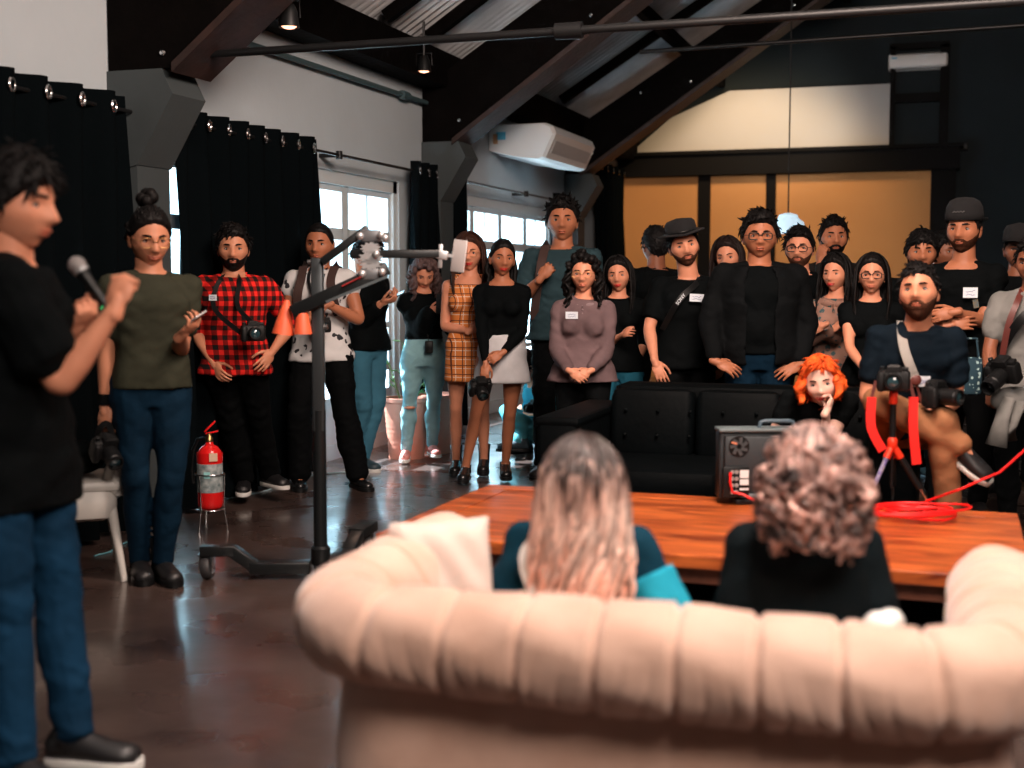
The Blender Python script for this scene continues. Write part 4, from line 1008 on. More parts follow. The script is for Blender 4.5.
obj('apron', MB().box((0, 0, .345), (tl-.12, td-.12, .07), None, .004), mat('table_edge_wood', (.20, .07, .04), .5, noise=.4, nscale=20), e)
for sx in (-1, 1):
    for sy in (-1, 1): obj('leg', MB().box((sx*(tl/2-.16), sy*(td/2-.16), .16), (.10, .10, .32), None, .008), WOODD, e)
obj('lower_shelf', MB().box((0, 0, .10), (tl-.3, td-.3, .03)), WOODD, e, smooth=False)
obj('floor_rail', MB().box((0, -td/2+.14, .03), (tl-.3, .03, .03)), mat('rail_grey', (.3, .25, .22), .4), e, smooth=False)
TZ = .426
# fill light / monitor seen from behind
p = W(765, 508, 5.62); p[2] = TZ
e = empty('monitor', tuple(p), YAW+R(3), 'black boxy monitor with carrying handle and rear sockets on the table', 'monitor'); e.scale = (.88, .88, .88)
obj('casing', MB().box((0, .06, .195), (.46, .10, .34), None, .012).box((0, -.002, .195), (.42, .04, .29), None, .01), mat('monitor_grey', (.018, .024, .028), .5, bump=.1, bscale=150), e)
obj('top_bezel', MB().box((0, .05, .368), (.47, .13, .018), None, .006), mat('bezel_grey', (.12, .16, .17), .4), e); obj('bottom_bezel', MB().box((.04, -.01, .045), (.34, .05, .018), None, .004), mat('bezel_grey', (0,)*3), e)
obj('handle', MB().tube([V(-.03, .03, .37), V(-.02, .03, .405), V(.0, .03, .41), V(.12, .03, .41), V(.14, .03, .405), V(.15, .03, .37)], .010, 8), mat('handle_blue_grey', (.06, .10, .13), .4), e)
obj('socket_panel', MB().box((-.155, -.026, .115), (.13, .02, .15), None, .004), BLKP, e)
for i in range(4):
    for j in range(2): obj('socket', MB().torus((-.175+j*.022, -.038, .165-i*.033), .008, .0025, (0, 1, 0), 12, 6).box((-.175+j*.022, -.037, .165-i*.033), (.008, .004, .008)), mat('silver_socket', (.6, .6, .6), .3, .6), e)
for z, hh in ((.155, .04), (.115, .028), (.08, .01)): obj('spec_label', MB().box((-.115, -.0375, z), (.044, .002, hh)), mat('label_white', (.7, .75, .76), .5), e, smooth=False)
vt = MB().lathe([(.05, -.001), (.052, .001), (.012, .001), (.012, -.001)], (-.14, -.024, .29), 24, rotx(R(90)))
obj('fan_vent', vt, BLKP, e)
fb = MB()
for i in range(7): t = i*2*math.pi/7; fb.beam((-.14+.014*math.cos(t), -.027, .29+.014*math.sin(t)), (-.14+.045*math.cos(t+.5), -.027, .29+.045*math.sin(t+.5)), .016, .003, (0, 1, 0))
obj('fan_blade', fb, mat('fan_grey', (.05, .06, .065), .4), e, smooth=False); obj('vent_sticker', MB().box((-.165, -.029, .308), (.028, .002, .009), roty(R(15))), mat('sticker_orange', (.6, .22, .12), .5), e, smooth=False)
for x, z in ((.0, .255), (.0, .13), (.14, .255)): obj('screw', MB().ell((x, -.023, z), (.006, .004, .006), None, 8, 6), CHROME, e)
obj('stand_foot', MB().box((0, .06, .012), (.3, .16, .024), None, .006), BLKP, e)
RED = mat('red_cable', (.75, .012, .012), .35); REDS = mat('red_strap', (.80, .02, .015), .45, emit=None)
pm = lambda x, y, z: rotz(YAW+R(3))@(V(x, y, z)*.88)+p
tag(obj('short_cable', MB().tube([pm(-.185, -.045, .165), pm(-.19, -.06, .12), pm(-.18, -.065, .07), pm(-.13, -.07, .06), pm(-.08, -.09, .035), pm(-.03, -.13, .008), pm(.03, -.19, .006), pm(.09, -.22, .006)], .006, 8), RED), 'short red cable plugged into the rear of the monitor', 'cable')
# tripod + camera on the table
tp = W(898, 500, 5.55); tp[2] = TZ
e = empty('tripod', tuple(tp), YAW, 'small tabletop tripod with red joints carrying the camera', 'tripod')
hub = V(-.03, 0, .27)
REDM = mat('red_metal', (.85, .05, .02), .3, .3)
obj('center_column', MB().tube([hub-V(0, 0, .19), hub+V(0, 0, .02)], .006, 10).tube([hub+V(0, 0, .02), hub+V(.0, 0, .20)], .014, 12), BLKP, e)
obj('column_collar', MB().lathe([(.016, -.02), (.022, -.012), (.022, .02), (.015, .03)], hub, 16), REDM, e); obj('top_collar', MB().lathe([(.016, 0), (.018, .005), (.018, .05), (.016, .055)], hub+V(0, 0, .175), 16), REDM, e)
for i, (dx, dy) in enumerate(((-.155, -.05), (.135, -.02), (.02, .15))):
    ft = V(dx, dy, .006); a = hub; k1 = a+(ft-a)*.25; k2 = a+(ft-a)*.72
    lg = obj('leg', MB().tube([a, k1], .012, 10).tube([k1, k2], .015 if i else .010, 10), BLKP if i else mat('sticker_leg', (.35, .35, .38), .5, noise=1, nscale=60, color2=(.05, .02, .3)), e); obj('leg_joint', MB().tube([a+(ft-a)*.06, a+(ft-a)*.22], .0165, 10), REDM, lg); obj('leg_tip', MB().tube([k2, ft], .006, 8), CHROME, lg)
cpos = M_ = rotz(YAW)@(hub+V(0, 0, .275))+tp
camd = -FH+V(0, 0, 0)+RT*(-.35)
ctc = camera_prop(cpos, camd, 'black camera mounted on the small tripod above the table', 1.0)
for dx, z1, nm in ((-.095, -.30, 'left'), (.085, -.36, 'right')):
    q = [rotz(YAW)@V(dx*.8, -.0, .0), rotz(YAW)@V(dx, -.005, -.07), rotz(YAW)@V(dx*1.0, -.01, -.2), rotz(YAW)@V(dx*.98+.03*(dx < 0)+.02, -.01, z1)]
    st = strap(dict(root=ctc), q[:2], .014, .004, mat('leather_brown', (.10, .02, .015), .5), 'strap_end', ctc, hint=-FH); strap(dict(root=ctc), q[1:], .040, .005, REDS, 'camera_strap', ctc, hint=-FH)
# cable coil
r_ = np.random.RandomState(2); cc = W(912, 520, 5.25); cc[2] = TZ; pts = []
for i in range(190):
    t = i/189*2*math.pi*7.2; rr_ = .135+.040*math.sin(t*.37+1)+.018*math.sin(t*1.7); pts.append(cc+rotz(YAW)@V(rr_*1.1*math.cos(t)+.05*math.sin(t*.21), rr_*.72*math.sin(t)+.03*math.cos(t*.17), .010+.022*abs(math.sin(t*.63))+.016*i/149))
e1 = W(958, 490, 5.25); e2 = W(1000, 472, 5.3); e3 = W(1034, 442, 5.4)
pts += [cc+rotz(YAW)@V(.10, .14, .05), e1, e2, e3]
tag(obj('long_cable', MB().tube(pts, .0055, 7), RED), 'coiled red cable on the table trailing up to the right', 'cable')
# ------------------------------------------------------------ rig (dolly stand with jib arm)
bp_ = onz(321, 577, 0); D0 = float(bp_@FH)
e = empty('camera_rig_stand', tuple(bp_), YAW, 'tall dark rolling stand with a jib arm and gear clamps in the middle left', 'camera stand')
GM = mat('rig_grey_steel', (.06, .07, .075), .35, .6); RM = mat('rig_black', (.010, .012, .013), .35, .2)
rl = lambda px, py, dd=0: rotz(YAW).T@(W(px, py, D0+dd)-bp_)
ptop = rl(319, 258); pmid = rl(319.5, 410)
obj('lower_pole', MB().tube([V(0, 0, .03), V(0, 0, pmid[2])], .032, 20).lathe([(.040, .06), (.046, .07), (.046, .14), (.036, .15)], n=20), RM, e)
obj('upper_pole', MB().box((0, 0, (pmid[2]+ptop[2])/2-.05), (.056, .056, ptop[2]-pmid[2]+.1), None, .008), GM, e)
for i in range(2): obj('pole_bolt', MB().lathe([(.012, -.045), (.012, .045)], (0, 0, ptop[2]-.02-.3*i), 10, roty(R(90))), CHROME, e)
obj('base_frame', MB().beam((-.05, 0, .05), (-.33, -.02, .05), .09, .055, bev=.006).beam((-.30, -.02, .05), (-.42, -.03, .14), .07, .055, bev=.006).beam((-.40, -.03, .135), (-.56, -.04, .135), .07, .05, bev=.006).beam((0, 0, .05), (.1, .30, .05), .07, .055, bev=.006).beam((.09, .28, .05), (.13, .42, .13), .07, .05, bev=.006).beam((.12, .40, .13), (.17, .58, .14), .09, .05, bev=.006).beam((-.02, 0, .04), (.35, -.12, .05), .07, .055, bev=.006), RM, e)
for cxp in ((-.53, -.04), (.16, .56), (.36, -.12)):
    zt_ = .11 if cxp[0] < .3 else .03
    cw = obj('caster', MB().lathe([(.015, -.022), (.05, -.022), (.055, -.012), (.055, .012), (.05, .022), (.015, .022)], (cxp[0], cxp[1], .056), 24, roty(R(80))), mat('caster_rubber', (.03, .03, .032), .5), e)
    obj('caster_fork', MB().box((cxp[0]-.03, cxp[1], .075), (.008, .05, .09), None, .002).box((cxp[0]+.03, cxp[1], .075), (.008, .05, .09), None, .002).box((cxp[0], cxp[1], .118), (.075, .055, .01), None, .002), CHROME, cw)
hx = rl(371, 262, -.05)
def gl_(px, py, dd=-.05): return rl(px, py, dd)
obj('boom_arm', MB().beam(gl_(322, 262), gl_(368, 228), .035, .035, bev=.005).beam(gl_(350, 254), gl_(440, 254), .032, .038, bev=.006), RM, e)
obj('lower_boom', MB().beam(gl_(388, 268), gl_(292, 312), .05, .06, bev=.008), RM, e)
obj('boom_edge', MB().beam(gl_(388, 276, -.08), gl_(326, 302, -.08), .012, .012), mat('rig_edge', (.25, .3, .32), .3, .8), e); obj('red_marking', MB().beam(gl_(362, 276, -.085), gl_(342, 286, -.085), .004, .03, up=-FH), mat('red_mark', (.35, .02, .02), .5), e)
SIL = mat('silver_gear', (.55, .56, .57), .35, .7)
for py, rr_ in ((248, .042), (258, .05), (264, .046)):
    c = gl_(371, py); t = np.linspace(0, 2*np.pi, 48, endpoint=False); rad = rr_+.006*np.sign(np.sin(t*10))
    m = MB(); m.rings([np.stack([c[0]+rad*np.cos(t), np.full(48, c[1]+y), c[2]+rad*.55*np.sin(t)], 1) for y in (-.03, .03)]); obj('gear_clamp', m, SIL, e, angle=30)
for px, py in ((371, 236), (370, 274)): obj('clamp_block', MB().box(gl_(px, py), (.085, .06, .055), None, .008), mat('clamp_grey', (.16, .17, .18), .4, .5), e)
for px, py in ((360, 236), (381, 235), (362, 274), (382, 272), (376, 254), (385, 238)): obj('knob', MB().ell(gl_(px, py, -.09), (.018, .014, .018), None, 12, 8), SIL, e)
obj('end_bracket', MB().beam(gl_(436, 254), gl_(448, 256), .03, .04, bev=.005).beam(gl_(441, 244), gl_(440, 268), .02, .02, bev=.004).beam(gl_(446, 255), gl_(453, 256), .015, .015), SIL, e)
ph = W(459, 256, D0-.06); phone_prop(ph, W(461, 240, D0-.06)-W(457, 272, D0-.06), FH+RT*.5+V(0, 0, -.15), 'pale-backed phone clamped at the right end of the rig arm', mat('silver_phone', (.62, .58, .57), .3, .3))
OR = mat('orange_plastic', (.85, .13, .05), .5)
for i, (a, b) in enumerate(((((287, 300), (283, 334))), ((302, 306), (303, 334)))):
    A_, B_ = gl_(*a, -.02-.03*i), gl_(*b, -.02-.03*i); m = MB(); m.tube([A_, A_+(B_-A_)*.3, B_], [.012, .028, .052 if i == 0 else .042], 20)
    o_ = obj('orange_cone', m, OR); o_.location = tuple(bp_); o_.rotation_euler = (0, 0, YAW); tag(o_, ['larger orange cone hanging at the lower left end of the rig arm', 'smaller orange cone hanging closest to the rig pole'][i], 'cone')
# fire extinguisher on wire stand
fp = onz(211, 530, 0)
e = empty('extinguisher_stand', tuple(fp), YAW, 'thin chrome wire floor stand holding the red fire extinguisher', 'stand')
sm_ = MB()
for i in range(3):
    t = R(90+120*i+30); c, s_ = math.cos(t), math.sin(t); sm_.tube([V(.095*c, .095*s_, 0), V(.075*c, .075*s_, .13), V(.082*c, .082*s_, .32)], .004, 8)
sm_.torus((0, 0, .12), .078, .004); sm_.torus((0, 0, .32), .082, .004); obj('wire_frame', sm_, CHROME, e)
ftop = V(fp[0], fp[1], .12)
e = empty('fire_extinguisher', tuple(ftop), YAW, 'red fire extinguisher standing by the black curtain', 'fire extinguisher')
REDP = mat('extinguisher_red', (.70, .012, .012), .22)
obj('cylinder', MB().lathe([(.02, .0), (.058, .004), (.068, .02), (.070, .04), (.070, .29), (.062, .33), (.04, .355), (.022, .365), (.020, .39)], n=32), REDP, e, angle=60)
obj('label', MB().lathe([(.0706, .10), (.0712, .10), (.0712, .26), (.0706, .26)], n=32), mat('ext_label', (.10, .15, .16), .4, noise=1, nscale=28, color2=(.5, .55, .55)), e, angle=60)
obj('label_panel', MB().lathe([(.0716, .27), (.0718, .27), (.0718, .32), (.0716, .31)], n=32), REDP, e); obj('label_panel', MB().box((.035, -.065, .30), (.045, .006, .045), rotz(.45)), mat('label_cream', (.7, .5, .35), .5), e, smooth=False)
obj('pictogram', MB().box((.0, -.0725, .20), (.035, .003, .035)), mat('label_cyan', (.35, .75, .75), .5), e, smooth=False)
obj('valve', MB().lathe([(.022, .38), (.022, .40), (.014, .41), (.014, .43)], n=14), mat('brass', (.5, .3, .12), .3, 1), e)
obj('lever', MB().beam((-.02, 0, .425), (.05, -.0, .44), .022, .010, bev=.003).beam((-.025, 0, .435), (.035, 0, .495), .022, .010, bev=.003), REDP, e)
obj('hose', MB().tube([V(-.02, 0, .40), V(-.07, .02, .39), V(-.10, .03, .33), V(-.105, .03, .22), V(-.10, .02, .14)], .010, 10), BLKP, e)
# white chair at left with dark bag and camera
wc = onz(92, 575, 0)+RT*-.10; WC = mat('white_chair_plastic', (.60, .58, .54), .45)
e = empty('plastic_chair', tuple(wc), YAW+R(20), 'white plastic chair half hidden behind the speaker', 'chair')
obj('seat', MB().box((0, 0, .45), (.46, .46, .05), None, .02).box((0, -.03, .37), (.42, .40, .18), None, .07), WC, e); obj('side_skirt', MB().prism([(.235, -.2, .40), (.235, .2, .40), (.235, .22, .56), (.235, -.22, .56)], .03, (-1, 0, 0)).ell((.20, -.1, .46), (.05, .13, .09)), WC, e)
obj('backrest', MB().box((-.2, .0, .66), (.035, .42, .40), roty(R(-8)), .015), WC, e)
for sx in (-1, 1):
    for sy in (-1, 1): obj('leg', MB().tube([V(sx*.17, sy*.17, .44), V(sx*.23, sy*.22, 0)], [.026, .016], 10), WC, e)
bg_ = W(88, 470, 5.95); tag(obj('bag', MB().ell((0, 0, 0), (.16, .14, .075), None, 18, 10).ell((.06, -.03, .05), (.08, .09, .05), None, 14, 8).tube([V(-.1, 0, .04), V(-.06, -.05, .14), V(.04, -.06, .13), V(.1, -.02, .03)], .010, 8), BLACK), 'black soft bag lying on the white plastic chair', 'bag').location = (wc[0]+.02, wc[1], .555)
# plant pots near glazed door
TERR = mat('terracotta', (.58, .22, .15), .7, bump=.25, bscale=14, noise=.12)
leafm = mat('leaf_green', (.10, .26, .08), .5, noise=.5, nscale=14)
def pot(p, lb, plant, h=.48, r0=.14, r1=.18, seed=1):
    e = empty('potted_plant' if plant else 'terracotta_pot', tuple(p), 0, lb, 'potted plant' if plant else 'plant pot')
    prof = [(r0*.3, .0), (r0, .0)]+[(r0+(r1-r0)*t+.003*math.sin(t*75), h*t) for t in np.linspace(.03, .93, 26)]+[(r1+.012, h*.94), (r1+.012, h), (r1-.012, h), (r1-.016, h*.9), (.01, h*.9)]
    obj('pot', MB().lathe(prof, n=32), TERR, e)
    obj('soil', MB().lathe([(.01, h*.90), (r1-.02, h*.905), (r1-.02, h*.92), (.01, h*.93)], n=20), mat('soil', (.02, .014, .01), .95, bump=1, bscale=60), e)
    if not plant: return
    r = random.Random(seed); st = MB(); lf = MB()
    for i in range(11):
        a = r.uniform(0, 6.28); L = r.uniform(.22, .55); sp = r.uniform(.05, .22); b = V(.05*math.cos(a), .05*math.sin(a), h*.9); t_ = b+V(sp*math.cos(a), sp*math.sin(a), L); m_ = (b+t_)/2+V(0, 0, .03)
        st.tube([b, m_, t_], [.006, .005, .003], 6)
        for k in range(9):
            q = b+(t_-b)*(.25+.75*k/8); a2 = a+r.uniform(-2.2, 2.2); d_ = nrm(V(math.cos(a2), math.sin(a2), r.uniform(-.1, .9))); ln = r.uniform(.06, .11); x, y, z = frame(d_, (0, 0, 1)); w_ = ln*.24
            P_ = [q, q+d_*ln*.35+x*w_+y*.006, q+d_*ln, q+d_*ln*.35-x*w_+y*.006, q+d_*ln*.4-y*.006]
            lf.add(np.array(P_), [(0, 1, 4), (1, 2, 4), (2, 3, 4), (3, 0, 4)])
    obj('stems', st, mat('stem_green', (.12, .18, .06), .6), e); obj('foliage', lf, leafm, e, smooth=False, fix=False)
pot(onz(404, 462, 0)+FH*.25, 'terracotta pot with a leafy green plant by the glazed doors', True)
pot(onz(424, 458, 0)+FH*.35+RT*.06, 'second terracotta pot, bare, just right of the leafy one', False, seed=3)
# thin blue cord on floor at the left
pts = [onz(94, 556, .006), onz(110, 552, .006), onz(120, 545, .006), onz(132, 540, .006)]
tag(obj('floor_cord', MB().tube(pts, .005, 6), mat('cord_cyan', (.12, .35, .42), .5)), 'thin bluish cord on the floor under the white chair', 'cord')
pts = [onz(x, y, .006) for x, y in ((222, 500), (240, 496), (262, 492), (285, 484), (300, 478), (318, 474), (345, 472))]
tag(obj('floor_cord', MB().tube(pts, .006, 6), mat('cord_pale', (.35, .5, .55), .5)), 'pale cord on the floor behind the two men by the curtain', 'cord')
# ------------------------------------------------------------ clothes materials
def plaid(name, base, dk, line=None, per=.062, rough=.85):
    m = mat(name, base, rough, spec=.2); nt, b = nodes_of(m); o = sepobj(nt)
    ang = mth(nt, 'ADD', o[0], mth(nt, 'MULTIPLY', o[1], .8)); a = stripes(nt, ang, per, .5); c = stripes(nt, o[2], per, .5)
    if line is None:
        s_ = mth(nt, 'ADD', a, c); f1 = mth(nt, 'GREATER_THAN', s_, .5); f2 = mth(nt, 'GREATER_THAN', s_, 1.5)
        k = mixrgb(nt, f1, (*base, 1), (*[x*.28 for x in base], 1)); k = mixrgb(nt, f2, k, (*dk, 1))
    else:
        la = stripes(nt, ang, per, .11); lc = stripes(nt, o[2], per, .11); wa = stripes(nt, ang, per, .07, .3); wc = stripes(nt, o[2], per, .07, .3)
        k = mixrgb(nt, mth(nt, 'MAXIMUM', wa, wc), (*base, 1), (*line, 1)); k = mixrgb(nt, mth(nt, 'MAXIMUM', la, lc), k, (*dk, 1))
    nt.links.new(k, b.inputs['Base Color']); return m
def blobs(name, base, dk, scale=16, th=.42, rough=.8, colors=None):
    m = mat(name, base, rough, spec=.2); nt, b = nodes_of(m); tc = nt.nodes.new('ShaderNodeTexCoord'); v = nt.nodes.new('ShaderNodeTexVoronoi'); v.inputs['Scale'].default_value = scale; v.feature = 'F1'
    n = nt.nodes.new('ShaderNodeTexNoise'); n.inputs['Scale'].default_value = scale*1.6; nt.links.new(tc.outputs['Object'], v.inputs['Vector']); nt.links.new(tc.outputs['Object'], n.inputs['Vector'])
    s_ = mth(nt, 'ADD', v.outputs['Distance'], mth(nt, 'MULTIPLY', mth(nt, 'SUBTRACT', n.outputs[0], .5), .9)); f = mth(nt, 'LESS_THAN', s_, th*.62)
    k = mixrgb(nt, f, (*base, 1), (*dk, 1)); nt.links.new(k, b.inputs['Base Color']); return m
JEANS = cloth('blue_denim', (.006, .036, .080), .6, noise=.5, bscale=18); JEANSD = cloth('dark_denim', (.004, .021, .044), .6, noise=.5, bscale=18)
JEANSL = cloth('light_denim', (.30, .56, .62), .6, noise=.35, bscale=18); JTEAL = cloth('teal_denim', (.02, .13, .20), .6)
OLIVE = cloth('olive_cotton', (.040, .042, .028), .5); NAVY = cloth('navy_cotton', (.003, .008, .014), .5); BLKT = cloth('black_cotton', (.0017, .0029, .0035), .6)
GREYT = cloth('greyblue_cotton', (.028, .058, .070), .5); GREYS = cloth('soft_grey_cotton', (.20, .20, .19), .5); TANP = cloth('tan_chino', (.32, .145, .07), .6); MAUVE = cloth('mauve_knit', (.165, .110, .115), .4); MAUVEL = cloth('mauve_satin', (.26, .19, .20), .4)
WHT = cloth('white_cotton', (.62, .62, .64), .4); BLKTR = cloth('black_trouser', (.0022, .003, .0036), .5); TEALJ = cloth('teal_sleeve', (.02, .34, .48), .5); TEALN = cloth('teal_navy_jacket', (.004, .035, .06), .5)
REDPL = plaid('red_black_check', (.75, .02, .015), (.008, .006, .006), per=.058); TARTAN = plaid('orange_tartan', (.62, .20, .05), (.12, .035, .02), (.7, .6, .5), per=.062)
PRINT = blobs('white_print_shirt', (.62, .62, .62), (.03, .03, .035), 15, .40); FLORAL = blobs('floral_blouse', (.30, .17, .13), (.05, .10, .11), 26, .5)
SHB = mat('black_shoe', (.008, .008, .009), .45); SHBL = mat('black_leather', (.008, .009, .010), .25); SOLEW = mat('white_sole', (.65, .65, .62), .5); SHR = mat('pink_canvas', (.70, .25, .22), .7); SHN = mat('navy_shoe', (.02, .045, .06), .6)
LACEW = mat('white_lace', (.75, .74, .70), .7)
tee = lambda m_, **k: dict(kind='tee', mat=m_, **k); lng = lambda m_, **k: dict(kind='long', mat=m_, **k); tr_ = lambda m_, **k: dict(mat=m_, **k)
BKS = dict(mat=SHB)
# 1 speaker
P = person('speaker', 7, 3.7, 'man in black tee and blue jeans speaking into a microphone at far left', H=1.79, turn=-72, bulk=1.06, lean=4, twist=38, head=(-8, 6, 0), skin='light', hair=('fringe', 'black', 1.1),
    arms={'R': dict(px=(116, 308, -.12), e=(90, 440, -.12), curl=1.5, fpx=(122, 285, -.10), npx=(-.2, -.2, .9)), 'L': dict(px=(74, 331, .22), e=(52, 420, .28), fpx=(96, 300, .16), npx=(.1, -.9, .1), curl=1.2)},
    legs={'R': dict(px=(18, 792), tpx=(70, 806)), 'L': dict(px=(76, 768), tpx=(120, 770))}, topg=tee(BLKT, hem=-.19, sleeve=.74, g=.034, flare=.02, wr=.008), bottom=tr_(JEANS, name='jeans', g=.014), shoes=dict(mat=SHB, sole=SOLEW), det=1.5)
E, Wr = P['AR'][-1][1:3]; d_ = nrm(Wr-E)
obj('wristwatch', MB().tube([Wr-d_*.045, Wr-d_*.012], .034, 18).box(Wr-d_*.03+V(0, 0, .03), (.03, .04, .016), None, .004), BLKP, P['root'])
mh = W(77, 265, 3.92); mt_ = W(99, 296, 3.92); d_ = nrm(mt_-mh)
e = empty('microphone', tuple(mh), 0, 'handheld microphone with silver mesh head held by the speaker', 'microphone')
obj('mesh_head', MB().ell((0, 0, 0), (.027, .027, .027), None, 20, 14), mat('mic_mesh', (.42, .40, .40), .35, .7, bump=1, bscale=220), e); obj('ring', MB().tube([d_*.016, d_*.026], [.026, .024], 20), SIL, e)
obj('handle', MB().tube([d_*.024, d_*.05, d_*.20], [.021, .017, .013], 18), BLKP, e); obj('status_light', MB().ell(d_*.135+V(0, 0, -.014)-FH*.008, (.004,)*3, None, 8, 6), mat('green_led', (.1, .9, .3), .4, emit=(.1, 1, .3), es=3), e)
# 2 bun man
P = person('bun', 152, 5.95, 'smiling man with hair bun, olive tee and jeans holding a phone', top=200, turn=-22, bulk=.95, head=(-8, 12, 0), skin='mid', hair=('bun', 'black', 1.2), glasses=2, smile=1.2,
    arms={'R': dict(px=(104, 415, -.05), e=(106, 345, .0), f=(0, .1, -1), npx=(-.3, 0, .9), curl=.7), 'L': dict(px=(181, 336, -.22), e=(176, 390, .0), fpx=(196, 322, -.26), npx=(.4, -.8, .3), curl=.75)},
    legs={'R': dict(px=(140, 578), tpx=(150, 596)), 'L': dict(px=(163, 580), tpx=(190, 596))}, topg=tee(OLIVE, hem=-.03, g=.016, sleeve=.7), bottom=tr_(JEANSD, name='jeans', g=.012), shoes=dict(mat=SHB, kind='boot', lace=mat('brown_lace', (.15, .05, .03), .7)), det=1.2)
E, Wr = P['AR'][1][1:3]; d_ = nrm(Wr-E); obj('wristband', MB().tube([Wr-d_*.06, Wr-d_*.01], .033, 16), BLKT, P['root'])
phone_prop(W(193, 321, 5.72), W(203, 315, 5.65)-W(190, 326, 5.72), V(0, 0, 1)-FH*.5, 'silver phone in the left hand of the man in the olive tee', mat('silver_phone', (0,)*3))
camera_prop(W(107, 448, 5.88), nrm(V(0, 0, -1)*.5-FH*.6+RT*.5), 'black camera hanging from the lowered hand above the white chair', 1.1, lens=.09, strap_pts=[W(97, 440, 5.88), W(100, 428, 5.86), W(108, 424, 5.86), W(114, 440, 5.86)])
# 3 plaid
P = person('plaid', 236, 7.85, 'bearded man in red and black checked shirt with a camera round his neck', top=220, turn=2, bulk=1.10, head=(-12, 4, 0), skin='mid', hair=('short', 'black', 1.), beard=1.2,
    arms={'R': dict(px=(214, 364, -.12), e=(196, 330, .02), curl=.4, f=(-.5, .5, -.6)), 'L': dict(px=(272, 352, -.10), e=(279, 315, .02), curl=.3)},
    legs={'R': dict(px=(246, 500), tpx=(240, 512)), 'L': dict(px=(272, 498), tpx=(300, 506))}, topg=dict(kind='shirt', mat=REDPL, sleeve=1.02, hem=-.10, g=.016), bottom=tr_(BLKTR, g=.022), shoes=dict(mat=SHB, sole=SOLEW, lace=LACEW))
name_tag(P, .085, .36, .05, .035)
cp_ = W(253, 333, 7.55); t1, t2 = P['pos3'](chest_pt(P, .06, .455)), P['pos3'](chest_pt(P, -.06, .455))
camera_prop(cp_, -FH+RT*.4, 'black camera hanging on the checked shirt', 1.05, strap_pts=[cp_-RT*.07, P['pos3'](chest_pt(P, .075, .30, .03)), t1, P['pos3'](P['spine'](.50)), t2, P['pos3'](chest_pt(P, -.07, .30, .03)), cp_+RT*.07])
# 4 printed shirt
P = person('print', 322, 8.75, 'young man in white printed sleeveless shirt with backpack straps', top=218, turn=5, bulk=1.03, head=(2, 3, 0), skin='tan', hair=('buzz', 'black', 1.6), brow=.0,
    arms={'R': dict(px=(306, 318, -.26), e=(286, 318, -.02), fpx=(322, 318, -.28), npx=(0, 0, 1), curl=.9), 'L': dict(px=(328, 305, -.26), e=(358, 312, -.08), fpx=(310, 310, -.28), npx=(0, .3, 1), curl=.8)},
    legs={'R': dict(px=(300, 488), tpx=(300, 500)), 'L': dict(px=(358, 488), tpx=(382, 496))}, topg=dict(kind='shirt', mat=PRINT, sleeve=.30, hem=-.10, g=.018), bottom=tr_(BLKTR, g=.024, flare=.8), shoes=dict(mat=SHBL, kind='flat'))
e = empty('backpack', P['pos3'](P['spine'](.25)+V(0, -.2, 0)), P['root'].rotation_euler.z, 'dark brown backpack worn by the man in the printed sleeveless shirt', 'backpack')
BR = mat('brown_canvas', (.045, .022, .018), .8); obj('pack_body', MB().box((0, -.02, 0), (.27, .14, .40), None, .05), BR, e)
off = P['spine'](.25)+V(0, -.2, 0)
for sg in (1, -1): strap(P, [P['spine'](.44)+P['X']*sg*.10*P['s']-V(0, .13, 0)-off, P['spine'](.505)+P['X']*sg*.105*P['s']+V(0, 0, .012)-off, chest_pt(P, sg*.10, .43, .014)-off, chest_pt(P, sg*.115, .34, .014)-off, chest_pt(P, sg*.135, .22, .012)-off], .055, .012, BR, 'shoulder_strap', e)
strap(P, [P['spine'](.50)+P['X']*.05+V(0, 0, .02), chest_pt(P, .045, .42, .02), chest_pt(P, -.02, .25, .05)], .02, .005, BLKP, 'neck_strap')
strap(P, [P['spine'](.50)-P['X']*.05+V(0, 0, .02), chest_pt(P, -.045, .42, .02), chest_pt(P, -.02, .25, .05)], .02, .005, BLKP, 'neck_strap')
camera_prop(W(321, 326, 8.42), -FH+RT*.5, 'small black camera held under the folded arms of the printed-shirt man', .95)
# 5 phone person behind the rig
P = person('hoodie', 366, 9.55, 'person in black sweater and jeans using a phone, face hidden by rig', top=230, turn=-55, head=(-8, 25, 0), skin='mid', hair=('short', 'black', 1.),
    arms={'R': dict(px=(382, 303, -.22), e=(366, 325, -.15), fpx=(396, 299, -.25), curl=.7, npx=(.2, -.7, .3)), 'L': dict(px=(386, 300, .02), e=(378, 330, .05), fpx=(398, 296, -.05), curl=.8, npx=(.2, -.7, -.3))},
    legs={'R': dict(px=(352, 470), tpx=(366, 478)), 'L': dict(px=(362, 470), tpx=(386, 474))}, topg=lng(BLKT, hem=-.05, g=.022, sleeve=1.85), bottom=tr_(cloth('mid_denim', (.05, .17, .25), .6), name='jeans', g=.018), shoes=dict(mat=SHN, sole=SOLEW))
phone_prop(W(396, 296, 9.38), W(405, 292, 9.36)-W(389, 300, 9.38), V(0, 0, 1)-FH*.3, 'dark phone held by the person in the black sweater beside the glazed doors')
